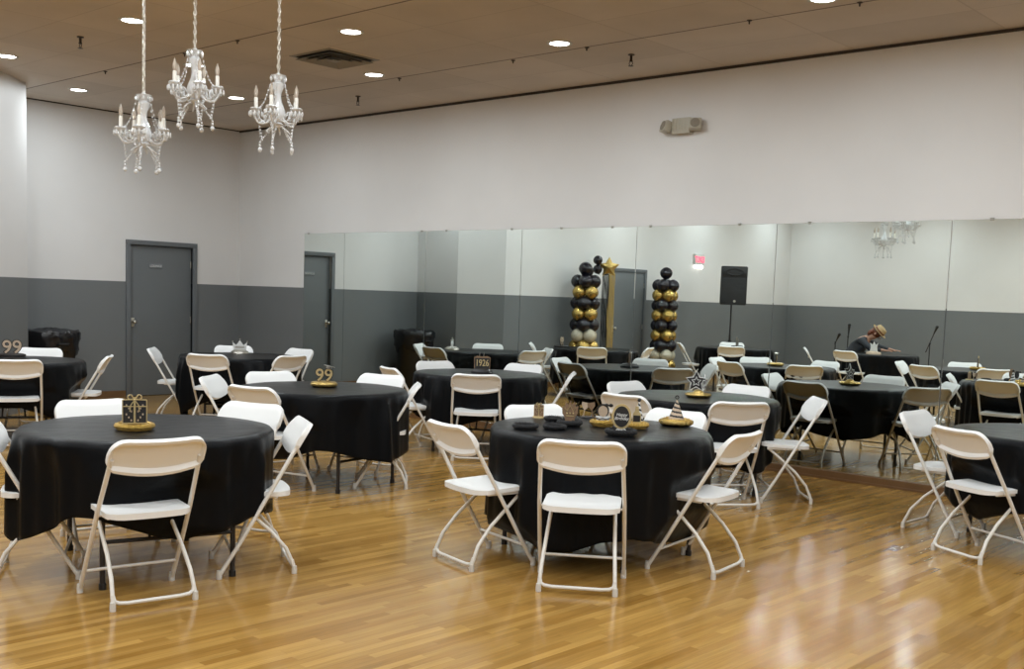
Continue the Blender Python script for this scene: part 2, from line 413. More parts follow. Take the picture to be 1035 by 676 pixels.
# vent
v = thing('ceiling_vent', 'square metal air diffuser with dark louvre gaps in the ceiling, beyond the chandeliers', 'vent', (5.16, -2.36, H))
bm = BM(); S = .31
def ringsq(bm, s0, z0, s1, z1, th=.003):
    a = [bm.verts.new((sx*s0, sy*s0, z0)) for sx, sy in ((-1, -1), (1, -1), (1, 1), (-1, 1))]; b = [bm.verts.new((sx*s1, sy*s1, z1)) for sx, sy in ((-1, -1), (1, -1), (1, 1), (-1, 1))]
    a2 = [bm.verts.new(q.co+Vector((0, 0, th))) for q in a]; b2 = [bm.verts.new(q.co+Vector((0, 0, th))) for q in b]
    for i in range(4):
        k = (i+1) % 4; bm.faces.new((a[i], a[k], b[k], b[i])); bm.faces.new((a2[i], b2[i], b2[k], a2[k])); bm.faces.new((a[i], a2[i], a2[k], a[k])); bm.faces.new((b[i], b[k], b2[k], b2[i]))
ringsq(bm, S, -.004, S-.035, -.008); obj('vent_frame', bm, M['vent'], v, False)
for s in (.235, .165, .095):
    bm = BM(); ringsq(bm, s+.03, -.034, s-.012, -.006); obj('louvre', bm, M['vent'], v, False)
bm = BM(); box(bm, (-.05, -.05, -.034), (.05, .05, -.028), .003); obj('centre_plate', bm, M['vent'], v, False)
bm = BM(); box(bm, (-S+.03, -S+.03, -.003), (S-.03, S-.03, -.0005)); obj('backing', bm, M['dark'], v, False)
# sprinklers and ceiling pins
def sprinkler(x, y, lab, first=None):
    if first: return dup(first, (x, y, H), 0, lab)
    s = thing('sprinkler_head', lab, 'sprinkler', (x, y, H), 0, 'ceiling sprinklers')
    bm = BM(); lathe(bm, [(0, 0), (.032, 0), (.03, -.008), (.012, -.012), (.012, -.05), (.016, -.055), (.016, -.065), (0, -.068)], 16); obj('sprinkler_body', bm, M['sprink'], s)
    bm = BM(); tube(bm, [(-.014, 0, -.06), (-.02, 0, -.085), (-.006, 0, -.10)], .004, 6); tube(bm, [(.014, 0, -.06), (.02, 0, -.085), (.006, 0, -.10)], .004, 6); lathe(bm, [(0, -.10), (.024, -.102), (.024, -.105), (0, -.107)], 12); obj('deflector', bm, M['sprink'], s)
    return s
s0 = sprinkler(3.86, -4.27, 'dark sprinkler head in the ceiling above the chandeliers, at the far left')
sprinkler(7.64, -.91, 'dark sprinkler head in the ceiling nearest the emergency light', s0)
sprinkler(3.74, -.90, 'dark sprinkler head in the ceiling to the right of the air vent', s0)
pins = [(2.5, -3.33), (4.06, -3.32), (4.99, -3.34), (4.95, -1.34), (6.56, -1.33), (7.48, -1.36), (9.14, -1.38), (10.06, -1.38)]
pl = ['at the far left over the doorway corner', 'between the left and middle chandelier chains', 'between the middle and right chandelier chains', 'close to the light beyond the vent', 'right of the vent', 'right of the light over the mirror wall', 'near the top edge of the photo', 'beside the topmost light on the right']
p0 = None
for (x, y), l in zip(pins, pl):
    lab = 'small dark hanger pin on a ceiling seam, '+l
    if p0 is None:
        bm = BM(); lathe(bm, [(0, 0), (.022, 0), (.02, -.006), (.007, -.01), (.006, -.03), (0, -.032)], 10)
        p0 = tag(obj('ceiling_pin', bm, M['sprink']), lab, 'ceiling pin', 'ceiling pins'); p0.location = (x, y, H)
    else:
        q = p0.copy(); COL.objects.link(q); q.location = (x, y, H); q['label'] = lab

# emergency light on the mirror wall
e = thing('emergency_light', 'beige two-headed emergency light high on the wall above the mirrors', 'emergency light', (7.645, 0, 3.245))
bm = BM(); box(bm, (-.105, -.075, -.075), (.105, 0, .075), .008); hs = obj('housing', bm, M['beige'], e)
bm = BM()
for k in range(5): box(bm, (-.09+.035*k, -.079, -.04), (-.082+.035*k, -.0745, .06), .001)
obj('housing_ribs', bm, M['beige'], e)
for s in (-1, 1):
    bm = BM(); c = Vector((s*.17, -.075, .0))
    mtx = Matrix.Translation(c) @ Matrix.Rotation(s*rad(28), 4, 'Z') @ Matrix.Rotation(rad(-18), 4, 'X')
    b2 = BM(); box(b2, (-.06, -.035, -.055), (.06, .035, .055), .01); bmesh.ops.transform(b2, matrix=mtx, verts=b2.verts); h = obj('lamp_head', b2, M['beige'], e)
    bm = BM(); lathe(bm, [(0, -.006), (.03, -.005), (.046, 0), (.046, .004), (0, .004)], 20); bmesh.ops.transform(bm, matrix=mtx @ Matrix.Translation((0, -.037, 0)) @ Matrix.Rotation(rad(-90), 4, 'X') @ Matrix.Rotation(pi, 4, 'X'), verts=bm.verts); obj('lamp_lens', bm, M['dkbeige'], h)
    bm = BM(); tube(bm, [(s*.09, -.04, 0), (s*.13, -.05, 0)], .012, 8); obj('bracket', bm, M['beige'], e)

# ------------------------------------------------------------------ chandeliers
def chandelier(loc, rz, label, first=None):
    if first: return dup(first, loc, rz, label)
    t = thing('chandelier', label, 'chandelier', loc, rz, 'crystal chandeliers'); t.scale = (.93, .93, .93)
    # origin: lowest crystal; crown at z=.52
    bm = BM(); lathe(bm, [(0, .19), (.012, .20), (.034, .215), (.05, .24), (.055, .265), (.044, .30), (.026, .345), (.020, .38), (.022, .41), (.036, .44), (.040, .47), (.026, .485), (.03, .50), (.05, .515), (.054, .525), (.018, .525), (.012, .54), (0, .545)], 16); obj('column', bm, M['crystal'], t)
    bm = BM(); lathe(bm, [(0, .172), (.028, .178), (.042, .195), (.030, .206), (0, .21)], 14)
    for k in range(6):
        a = k*pi/3; tube(bm, [(.03*cos(a), .03*sin(a), .178), (.06*cos(a), .06*sin(a), .165), (.085*cos(a), .085*sin(a), .14)], .006, 6)
    obj('base_bowl', bm, M['crystal'], t)
    bm = BM()
    for k in range(8):
        a = k*pi/4; ball(bm, Vector((.052*cos(a), .052*sin(a), .500)), .009, 6, (1, 1, 1.7))
    obj('crown_drops', bm, M['crystal'], t)
    NA = 5; R = .148
    for k in range(NA):
        a = 2*pi*k/NA+.3; ca, sa = cos(a), sin(a)
        P = lambda r, z: (r*ca, r*sa, z)
        bm = BM(); tube(bm, [P(.04, .235), P(.07, .205), P(.105, .195), P(.135, .205), P(.155, .235), P(.17, .27)], .008, 8)
        tube(bm, [P(.06, .25), P(.08, .275), P(.10, .262), P(.095, .24)], .005, 6)
        arm = obj('arm', bm, M['crystal'], t)
        bm = BM(); c = Vector((R*ca, R*sa, 0))
        n = 12; pf = [(0, .268), (.018, .270), (.036, .280), (.044, .292), (.038, .290), (.012, .282), (.012, .30), (0, .30)]
        lathe(bm, pf, 16, c)
        for q in range(9):
            b = 2*pi*q/9; ball(bm, c+Vector((.043*cos(b), .043*sin(b), .258)), .0095, 6, (.85, .85, 2.1)); ball(bm, c+Vector((.030*cos(b+.3), .030*sin(b+.3), .292)), .0085, 6, (1, 1, 1.2))
        obj('drip_pan', bm, M['crystal'], arm)
        bm = BM(); lathe(bm, [(0, .285), (.0125, .285), (.0125, .365), (.009, .37), (0, .37)], 12, c); obj('candle_sleeve', bm, M['candle'], arm)
        bm = BM(); lathe(bm, [(0, .368), (.007, .37), (.0145, .395), (.012, .42), (.004, .445), (0, .455)], 12, c); obj('bulb', bm, M['bulb'], arm)
        # bead strands: crown to pan, pan down to swag drop, back up to bowl
        bm = BM()
        for j in range(11):
            u = j/10; r = .045+(R-.045)*u; z = .495+(.29-.495)*u-.055*sin(pi*u)
            ball(bm, Vector((r*ca, r*sa, z)), .0065, 6)
        tube(bm, [((.045+(R-.045)*j/10)*ca, (.045+(R-.045)*j/10)*sa, .495+(.29-.495)*j/10-.055*sin(pi*j/10)) for j in range(11)], .0015, 4)
        obj('upper_bead_strand', bm, M['crystal'], t)
        bm = BM(); a2 = a+pi/NA*.0
        for j in range(9):
            u = j/8; r = (R-.01)+(.115-R)*u; z = .262+(.085-.262)*u
            ball(bm, Vector((r*ca, r*sa, z)), .0072, 6)
        for j in range(1, 7):
            u = j/7; r = .115+(.05-.115)*u; z = .085+(.168-.085)*u-.01*sin(pi*u)
            ball(bm, Vector((r*ca, r*sa, z)), .0065, 6)
        tube(bm, [((R-.01)*ca, (R-.01)*sa, .262), (.115*ca, .115*sa, .085), (.05*ca, .05*sa, .168)], .0015, 4); tube(bm, [(.115*ca, .115*sa, .09), (.118*ca, .118*sa, .018)], .0015, 4)
        for z, rr in ((.066, .008), (.047, .009), (.018, .015)):
            ball(bm, Vector((.118*ca, .118*sa, z)), rr, 8, (1, 1, 1.15))
        obj('lower_bead_strand', bm, M['crystal'], t)
    for k in range(NA):
        a, b = 2*pi*k/NA+.3, 2*pi*(k+1)/NA+.3; bm = BM(); pts = []
        for j in range(13):
            u = j/12; r = R-.03*sin(pi*u); q = a+(b-a)*u; pts.append(Vector((r*cos(q), r*sin(q), .272-.07*sin(pi*u))))
        tube(bm, pts, .0015, 4)
        for v_ in pts: ball(bm, v_, .0066, 6)
        obj('bead_swag', bm, M['crystal'], t)
    # chain and ceiling canopy
    top = (H-loc[2])/.93
    bm = BM(); z = .54; k = 0
    while z < top-.03:
        pts = []
        for q in range(8):
            b = 2*pi*q/8; x = .010*cos(b); zz = .020*sin(b)
            pts.append((x if k % 2 else 0, 0 if k % 2 else x, z+.014+zz))
        tube(bm, pts, .0035, 5, closed=True); z += .031; k += 1
    tube(bm, [(.003*cos(i*1.1), .003*sin(i*1.1), .54+(top-.54)*i/40) for i in range(41)], .0028, 5)
    obj('chain', bm, M['chain'], t)
    bm = BM(); lathe(bm, [(0, top-.035), (.02, top-.03), (.05, top-.012), (.055, top), (0, top)], 20); obj('canopy', bm, M['chain'], t)
    return t
chandelier((7.28, -5.53, 2.235), .25, 'small crystal chandelier hanging lowest and farthest left of the three')
chandelier((7.58, -5.35, 2.505), .62, 'small crystal chandelier hanging highest, between the other two')
chandelier((7.86, -4.92, 2.395), 1.3, 'small crystal chandelier on the right, in front of the room corner')

# ------------------------------------------------------------------ folding chairs
def make_chair():
    t = thing('folding_chair', 'x', 'chair', group='white folding chairs')
    FY, BY, BZ = .20, -.275, .82       # front foot y, back top y, top z
    def A(z): return FY+(BY-FY)*z/BZ   # upright line
    W = .222
    # backrest
    L = math.hypot(BY-FY, BZ); d = Vector((0, (BY-FY)/L, BZ/L)); nrm = Vector((0, d.z, -d.y))  # nrm points to front/up
    hw = .232; Rr = .075
    def top(u):
        e = max(0, abs(u)-(hw-Rr)); return .814-(Rr-math.sqrt(max(0, Rr*Rr-e*e)))*1.0
    def bot(u):
        e = abs(u)/hw; b = .640+.026*e*e
        if e > .86: b += .03*((e-.86)/.14)**2
        return b
    us = [-hw, -.2315, -.228, -.222, -.212, -.197, -.18, -.155, -.12, -.08, -.04, 0]; us = us+[-x for x in us[-2::-1]]
    base = lambda u, s: Vector((u, FY, 0))+d*(s/.80*L*.982) 
    def curve(u): return -.022*(1-(u/hw)**2)      # concave toward the sitter
    def front(u, s, v):
        k = 1-.35*(abs(u)/hw)**8; e = .012*min(1, 4*min(v, 1-v)+.2)*k
        return base(u, s)+nrm*(curve(u)+.010+e)
    def back(u, s, v):
        rim = (abs(u) > hw-.02) or v < .09 or v > .91
        return base(u, s)+nrm*(curve(u)+(-.012 if rim else .008))
    bm = BM(); shell(bm, us, top, bot, front, back, 12); obj('backrest', bm, M['plastic'], t, ang=35)
    # uprights = front legs (tube from foot to backrest)
    for s in (-1, 1):
        bm = BM(); pts = [(s*.232, FY, .012), (s*.231, A(.2), .2), (s*.226, A(.45), .45), (s*.217, A(.62), .62), (s*.212, A(.72), .72)]
        tube(bm, pts, .0115, 10); l = obj('leg', bm, M['enamel'], t)
        bm = BM(); lathe(bm, [(0, 0), (.015, 0), (.0155, .02), (.0135, .045), (0, .045)], 12, (s*.232, FY-.002, 0)); obj('foot_cap', bm, M['cap'], l)
        bm = BM()
        RY = -.20
        pts = [(s*.200, RY, .012), (s*.198, RY+.006, .05), (s*.192, RY+.045, .14), (s*.184, RY+.13, .24), (s*.178, RY+.24, .335), (s*.172, RY+.325, .405), (s*.168, RY+.35, .425)]
        tube(bm, pts, .0105, 10); l = obj('leg', bm, M['enamel'], t)
        bm = BM(); lathe(bm, [(0, 0), (.0145, 0), (.015, .02), (.013, .042), (0, .042)], 12, (s*.200, RY, 0)); obj('foot_cap', bm, M['cap'], l)
    bm = BM(); tube(bm, [(-.230, A(.125), .125), (.230, A(.125), .125)], .008, 8); obj('stretcher', bm, M['enamel'], t)
    bm = BM(); tube(bm, [(-.197, -.188, .075), (-.190, -.195, .045), (-.17, -.198, .034), (-.13, -.20, .030), (.13, -.20, .030), (.17, -.198, .034), (.190, -.195, .045), (.197, -.188, .075)], .0095, 8); obj('foot_rail', bm, M['enamel'], t)
    # seat
    def st(u):
        e = abs(u)/.205; return .205-.03*e**2-.05*max(0, (e-.72)/.28)**2
    def sb(u):
        e = abs(u)/.205; return -.19+.02*e**2+.055*max(0, (e-.7)/.3)**2
    us2 = [-.205, -.203, -.198, -.188, -.17, -.14, -.10, -.05, 0]; us2 = us2+[-x for x in us2[-2::-1]]
    def dish(u, v): return -.010*(1-(u/.205)**2)*(4*v*(1-v))
    def sf(u, s, v): return Vector((u, s, .452+.018*(s+.19)/.4-.0+dish(u, v)-.006*(abs(u)/.205)**6))
    def sk(u, s, v):
        rim = abs(u) > .187 or v < .07 or v > .93
        return Vector((u, s, .452+.018*(s+.19)/.4+dish(u, v)-(.030 if rim else .012)))
    bm = BM(); shell(bm, us2, st, sb, sf, sk, 12); obj('seat', bm, M['plastic'], t, ang=35)
    for s in (-1, 1):
        bm = BM(); box(bm, (s*.186-.006, -.10, .415), (s*.186+.006, .16, .438), .002)
        tube(bm, [(s*.178, A(.43), .43), (s*.232, A(.43), .43)], .006, 8); obj('seat_bracket', bm, M['enamel'], t)
    return t

T = dict(T1=(8.37, -6.10), T2=(9.77, -3.89), T3=(11.68, -1.45), T4=(6.83, -3.72), T5=(3.08, -2.01), T6=(3.06, -4.58), T7=(6.17, -1.24), T8=(8.84, -1.39), TE=(3.48, -8.08), TG=(5.63, -9.30))
# key: table, radius of the backrest from the table centre, bearing, extra yaw, label
CHAIRS = [
 ('T1', .93, 334.3, 16, 'seen from behind at the front left table, nearest the camera'),
 ('T1', .838, 48.7, 14, 'turned sideways at the right side of the front left table'),
 ('T1', .95, 109, 0, 'facing the camera behind the right edge of the front left table'),
 ('T1', .95, 171, 0, 'directly behind the gift box centrepiece on the front left table'),
 ('T1', .812, 244.4, -4.4, 'cut off by the left photo edge at the front left table'),
 ('T2', 1.12, 303, 2, 'seen squarely from behind, front and centre before the decorated table'),
 ('T2', 1.05, 252, 5, 'angled at the left side of the decorated front middle table'),
 ('T2', .94, 9.5, -2, 'with tilted beige back at the right of the decorated middle table'),
 ('T2', .80, 163, 0, 'facing the camera behind the left edge of the decorated middle table'),
 ('T2', .87, 91, 0, 'whose backrest shows behind the striped party hat'),
 ('T3', .94, 248, -4, 'seen from behind at the table cut by the right photo edge'),
 ('T3', 1.00, 178, 0, 'facing right beside the mirror, left of the right-edge table'),
 ('T4', .94, 172, 0, 'facing the camera behind the left part of the middle left table'),
 ('T4', .92, 108, 0, 'facing the camera behind the right part of the middle left table'),
 ('T4', .76, 40, 8, 'seen edge-on at the right end of the middle left table'),
 ('T4', .86, 284, 0, 'with a beige back, between front left and middle left tables'),
 ('T4', .94, 218, 0, 'turned obliquely to the camera at the middle left table\'s left end'),
 ('T5', .96, 305, 0, 'seen from behind at the table beside the grey door'),
 ('T5', .98, 230, 0, 'standing in front of the grey door, facing right'),
 ('T5', .97, 151, 0, 'behind the white crown centrepiece near the door'),
 ('T5', .98, 1, 8, 'with beige back at the right end of the door-side table'),
 ('T5', .93, 95, 0, 'facing the camera by the room corner, right of the door'),
 ('T6', .90, 339, 0, 'seen from behind at the far left table with the 99 sign'),
 ('T6', 1.03, 141, 0, 'in front of the black trash can beside the 99 sign'),
 ('T6', .90, 55, 0, 'seen edge-on against the grey wall, right of the far left table'),
 ('T7', 1.03, 312, 0, 'seen squarely from behind before the 1926 centrepiece'),
 ('T7', .91, 168, 0, 'facing the camera left of the 1926 centrepiece'),
 ('T7', .88, 101, 0, 'facing the camera right of the 1926 centrepiece'),
 ('T7', 1.0, 251, 0, 'half hidden between the middle left table and the 1926 table'),
 ('T7', .98, 22, 16, 'seen edge-on at the right end of the 1926 table'),
 ('T8', 1.05, 321, 0, 'seen from behind before the star centrepiece table'),
 ('T8', 1.0, 16, 26, 'turned left by the mirror base, right of the star centrepiece table'),
 ('T8', .88, 92, 0, 'facing the camera next to the mirror, behind the star centrepiece table'),
 ('T8', .84, 174, 0, 'with small white backrest above the party decorations, left of the star'),
 ('T8', 1.0, 268, 0, 'with curved beige back directly behind the party decorations'),
 ('TE', 1.0, 138, 0, 'seen in the mirror at the left end of the speaker table'),
 ('TE', 1.0, 62, 0, 'seen in the mirror at the mirror-facing side of the speaker table'),
 ('TE', 1.0, 236, 0, 'seen in the mirror against the wall below the speaker'),
 ('TG', 1.25, 152, 0, 'seen in the mirror left of the person in a hat'),
 ('TG', 1.0, 100, 0, 'seen in the mirror from behind, left of the person\'s table'),
]
chair0 = None
WC = 'white plastic folding chair '
for t, R, a, dy, lab in CHAIRS:
    tx, ty = T[t]; a_ = rad(a); bx, by = tx+R*cos(a_), ty+R*sin(a_)
    fa = a_+pi+rad(dy)                       # facing angle
    fx, fy = cos(fa), sin(fa)
    x, y = bx+fx*.275, by+fy*.275; rz = fa-pi/2
    if chair0 is None:
        chair0 = make_chair(); chair0.location = (x, y, 0); chair0.rotation_euler = (0, 0, rz); chair0['label'] = WC+lab
    else: dup(chair0, (x, y, 0), rz, WC+lab)

# ------------------------------------------------------------------ tables and cloths
def make_table():
    t = thing('round_table', 'x', 'table', group='round folding tables under black cloths')
    bm = BM(); lathe(bm, [(0, .715), (.635, .715), (.655, .722), (.660, .735), (.655, .745), (.64, .749), (0, .749)], 64); obj('tabletop', bm, M['tabletop'], t)
    for s in (-1, 1):
        y = s*.46
        for q in (-1, 1):
            bm = BM(); tube(bm, [(q*.33, y, .012), (q*.33, y, .70)], .014, 10); l = obj('leg', bm, M['black_steel'], t)
            bm = BM(); lathe(bm, [(0, 0), (.019, 0), (.019, .03), (.014, .034), (0, .034)], 10, (q*.33, y, 0)); obj('foot_cap', bm, M['black_plastic'], l)
        for zz in (.24, .695): bm = BM(); tube(bm, [(-.33, y, zz), (.33, y, zz)], .011, 8); obj('crossbar', bm, M['black_steel'], t)
        for q in (-1, 1): bm = BM(); tube(bm, [(q*.10, y, .24), (q*.06, y-s*.30, .69)], .008, 8); obj('folding_brace', bm, M['black_steel'], t)
    return t
def cloth(key, loc, rz, seed, label, base=.40, extra=.19, flare=.05, lift=()):
    push = [c for c in CHAIRS if c[0] == key and c[1] >= .84]
    rnd = random.Random(seed); N = 200; bm = BM(); R0 = .664; zt = .7535
    ph = [rnd.uniform(0, 2*pi) for _ in range(8)]; fr = [5, 9, 13, 19, 27]
    am = [rnd.uniform(.5, 1) for _ in fr]
    def corner(th):
        c = (th % (pi/2))/(pi/2); return max(0, 1-abs(c-.5)*2.3)**1.1
    def drop(th):
        d = base+extra*corner(th)+.018*sin(3*th+ph[0])+.012*sin(7*th+ph[1])
        for a0, w, amt in lift:
            dd = (th-a0+pi) % (2*pi)-pi; d += amt*math.exp(-(dd/w)**2)
        return min(d, .66)
    rings = []; nr = 26; nt = 8
    rings.append([bm.verts.new((0, 0, zt))])
    for i in range(1, nt+1):
        r = R0*.985*i/nt
        rings.append([bm.verts.new((r*cos(2*pi*k/N), r*sin(2*pi*k/N), zt+.0006*sin(9*2*pi*k/N+ph[2])*i/nt)) for k in range(N)])
    for i in range(1, nr+1):
        s = i/nr; ring = []
        for k in range(N):
            th = 2*pi*k/N; d = drop(th)*s; c = corner(th)
            f = 0
            for j, q in enumerate(fr):
                f += am[j]*sin(q*th+ph[j]+.8*sin(2*th+ph[5]))/(1+.16*j)
            f *= .0105*min(1, d/.16)*(1+.35*c)
            # deep pleats either side of each corner
            cc = (th % (pi/2))/(pi/2)-.5
            pl = -.030*math.exp(-((abs(cc)-.26)/.06)**2)+.018*math.exp(-(cc/.10)**2)
            e = 1-math.exp(-d/.018)
            r = R0+.012*e+flare*c*(d/.5)**.8+f+pl*min(1, d/.22)+.006*sin(31*th+ph[6])*min(1, d/.1)
            ang = th+.010*sin(17*th+ph[7]+6*d)*min(1, d/.2)
            z = zt-.004*(1-math.exp(-d/.006))-max(0, d-.004*e)
            px, py = r*cos(ang), r*sin(ang)
            wx, wy = px*cos(rz)-py*sin(rz), px*sin(rz)+py*cos(rz)
            for _, Rb, a, dy, _l in push:
                fa = rad(a)+pi+rad(dy); fx, fy = cos(fa), sin(fa)
                ox, oy = Rb*cos(rad(a))+fx*.275, Rb*sin(rad(a))+fy*.275
                ly = (wx-ox)*fx+(wy-oy)*fy; lx = (wx-ox)*fy-(wy-oy)*fx
                if ly < -.6: continue
                w_ = max(0, min(1, (.50-abs(lx))/.24)); w_ = w_*w_*(3-2*w_)
                need = max(.05, .23-.58*z) if z < .50 else .05-(z-.50)/.22*.24
                if ly < need: wx += fx*(need-ly)*w_; wy += fy*(need-ly)*w_
            px, py = wx*cos(rz)+wy*sin(rz), -wx*sin(rz)+wy*cos(rz)
            ring.append(bm.verts.new((px, py, max(z, .03))))
        rings.append(ring)
    for A, B in zip(rings, rings[1:]):
        for k in range(N):
            k2 = (k+1) % N
            if len(A) == 1: bm.faces.new((A[0], B[k], B[k2]))
            else: bm.faces.new((A[k], B[k], B[k2], A[k2]))
    o = obj('tablecloth', bm, M['cloth'], ang=80); tag(o, label, 'tablecloth', 'black round tablecloths')
    md = o.modifiers.new('thick', 'SOLIDIFY'); md.thickness = .0015; md.offset = -1
    o.location = (*loc, 0); o.rotation_euler = (0, 0, rz)
    return o
TBL = [ # key, table rotation, cloth rotation, seed, name for labels
 ('T1', 1.29, .60, 3, 'the front left table with a gift box centrepiece'),
 ('T2', 1.57, 1.05, 5, 'the decorated table in the front middle'),
 ('T3', .8, .2, 8, 'the table cut by the right photo edge'),
 ('T4', 1.75, .9, 11, 'the middle left table with 99 on gold'),
 ('T5', .9, 2.12, 14, 'the table between grey door and mirror'),
 ('T6', 1.2, 1.2, 17, 'the far left table with 99 sign'),
 ('T7', .5, .9, 21, 'the table with the 1926 centrepiece'),
 ('T8', 1.0, .45, 25, 'the table with the star centrepiece'),
 ('TE', .7, .3, 31, 'the mirrored table below the speaker'),
 ('TG', .4, .9, 37, 'the mirrored table where a person sits')]
tb = None
for k, r1, rc, seed, nm in TBL:
    lab = 'round black-legged folding table, '+nm
    if tb is None:
        tb = make_table(); tb.location = (*T[k], 0); tb.rotation_euler = (0, 0, r1); tb['label'] = lab
    else: dup(tb, (*T[k], 0), r1, lab)
    ex = dict(T1=(.38, .17), T2=(.56, .08), T4=(.44, .08), T7=(.40, .12), T5=(.48, .2), T6=(.42, .18)).get(k, (.42, .12))
    cloth(k, T[k], rc, seed, 'black plastic cloth draped over '+nm, ex[0], ex[1], .012 if k == 'T1' else .045)

# ------------------------------------------------------------------ decorations
ZC = .7555
def face(loc):   # rz so that local -Y looks at the camera
    return math.atan2(CY-loc[1], CX-loc[0])+pi/2
def disc_poly(rx, rz, n=28, cx=0, cz=0): return [(cx+rx*cos(2*pi*k/n), cz+rz*sin(2*pi*k/n)) for k in range(n)]
def tray_mesh(r, h=.016, scal=16, amp=.05):
    bm = BM(); N = 96; pf = [(0, 0), (.8, 0), (.97, .35), (1, .7), (.96, 1), (.86, .75), (.75, .55), (0, .5)]; rings = []
    for q, z in pf:
        if q == 0: rings.append([bm.verts.new((0, 0, z*h))]); continue
        rings.append([bm.verts.new((r*q*(1+amp*q*cos(scal*2*pi*k/N))*cos(2*pi*k/N), r*q*(1+amp*q*cos(scal*2*pi*k/N))*sin(2*pi*k/N), z*h)) for k in range(N)])
    for A, B in zip(rings, rings[1:]):
        for k in range(N):
            k2 = (k+1) % N
            if len(A) == 1: bm.faces.new((A[0], B[k], B[k2]))
            elif len(B) == 1: bm.faces.new((A[k], A[k2], B[0]))
            else: bm.faces.new((A[k], A[k2], B[k2], B[k]))
    return bm
def wreath_mesh(r, th, seed, tufts=46):
    """fluffy ring of tinsel or feathers: a rope with many short leaves"""
    rn = random.Random(seed); bm = BM()
    tube(bm, [((r-th)*cos(2*pi*k/28), (r-th)*sin(2*pi*k/28), th) for k in range(28)], th*.72, 8, closed=True)
    for i in range(tufts*4):
        a = rn.uniform(0, 2*pi); b = rn.uniform(-.4, pi+.4); c = Vector(((r-th)*cos(a), (r-th)*sin(a), th))
        d = Vector((cos(a)*cos(b), sin(a)*cos(b), sin(b))); t = Vector((-sin(a), cos(a), 0))*rn.uniform(.3, 1)*th*.5
        L = th*rn.uniform(.8, 1.15); tip = c+d*L+t*rn.uniform(-1, 1)
        tip.z = max(tip.z, .001)
        v = [bm.verts.new(c+d*th*.4+t*.6), bm.verts.new(c+d*th*.4-t*.6), bm.verts.new(tip)]; bm.faces.new(v)
    lathe(bm, [(0, .001), (r-th, .001), (r-th, .008), (0, .008)], 24)
    return bm
def gift_cutout(p, z, w, h, y=0, mface='black_card', medge='gold_card'):
    bm = BM(); board(bm, [(-w/2, z), (w/2, z), (w/2, z+h), (-w/2, z+h)], y-.002, y+.002); c = obj('gift_panel', bm, M[mface], p, False)
    bm = BM()
    for a, b in (((-w/2, z), (w/2, z)), ((w/2, z), (w/2, z+h)), ((w/2, z+h), (-w/2, z+h)), ((-w/2, z+h), (-w/2, z))): tube(bm, [(a[0], y-.002, a[1]), (b[0], y-.002, b[1])], w*.022, 6)
    tube(bm, [(0, y-.003, z), (0, y-.003, z+h)], w*.05, 6); tube(bm, [(-w/2, y-.003, z+h*.72), (w/2, y-.003, z+h*.72)], w*.025, 6)
    obj('gift_ribbon', bm, M[medge], c)
    bm = BM()
    for s in (-1, 1):
        pts = [(0, 0)]+[(s*(w*.16+w*.13*cos(t)), w*.12+w*.11*sin(t)) for t in [pi+.6*k for k in range(0, 9)]]+[(0, 0)]
        tube(bm, [(a, y-.004, z+h+b) for a, b in pts], w*.026, 6)
        tube(bm, [(0, y-.005, z+h), (s*w*.16, y-.005, z+h*.78), (s*w*.20, y-.005, z+h*.5)], w*.024, 6)
    ball(bm, Vector((0, y-.004, z+h)), w*.06, 8); obj('bow', bm, M[medge], c)
    rn = random.Random(4); bm = BM()
    for q in (-1, 1):
        for k in range(7):
            x = q*w*(.14+.1*(k % 3)); zz = z+h*(.12+.13*k) if k < 6 else z+h*.5
            if abs(zz-(z+h*.72)) < h*.05: continue
            pts = disc_poly(w*.035, w*.05, 8, x, zz); board(bm, pts, y-.0035, y-.0020)
    obj('pattern', bm, M['pink'], c, False)
def number(p, s, size, z, m='pink', y=0, x=0):
    bm = text_mesh(s, size, .004); back = [v.co.copy() for v in bm.verts]
    zmin = min(v.y for v in back); bmesh.ops.transform(bm, matrix=Matrix.Translation((x, y-.004, z-zmin)) @ Matrix.Rotation(pi/2, 4, 'X'), verts=bm.verts)
    o = obj('numerals', bm, M[m], p, False)
    cu = bpy.data.curves.new('t', 'FONT'); cu.body = s; cu.size = size; cu.extrude = .003; cu.align_x = 'CENTER'; cu.offset = size*.055
    oo = bpy.data.objects.new('t', cu); COL.objects.link(oo); dg = bpy.context.evaluated_depsgraph_get(); me = bpy.data.meshes.new_from_object(oo.evaluated_get(dg)); bpy.data.objects.remove(oo)
    bm = BM(); bm.from_mesh(me); bpy.data.meshes.remove(me)
    bmesh.ops.transform(bm, matrix=Matrix.Translation((x, y+.004, z-zmin)) @ Matrix.Rotation(pi/2, 4, 'X'), verts=bm.verts)
    obj('numeral_backing', bm, M['black_card'], p, False)
def cp(name, label, cat, xy, group='table centrepieces', rz=None, z=ZC):
    return thing(name, label, cat, (*xy, z), face(xy) if rz is None else rz, group)
# front left table: gift on gold wreath
c = cp('gift_box_centrepiece', 'black and gold gift box cut-out on a gold tinsel ring, front left table', 'centrepiece', (8.426, -6.212))
obj('tinsel_ring', wreath_mesh(.112, .021, 1), M['tinsel'], c); bm = BM(); lathe(bm, [(0, .008), (.07, .01), (.066, .03), (0, .034)], 24); obj('base', bm, M['gold'], c)
gift_cutout(c, .034, .122, .125)
# far left 99
c = cp('number_centrepiece', 'rose 99 cut-out outlined in black on a dark base, far left table', 'centrepiece', (2.55, -4.36))
bm = BM(); lathe(bm, [(0, 0), (.13, 0), (.13, .018), (.10, .026), (0, .026)], 28); obj('base', bm, M['black_card'], c); number(c, '99', .185, .026)
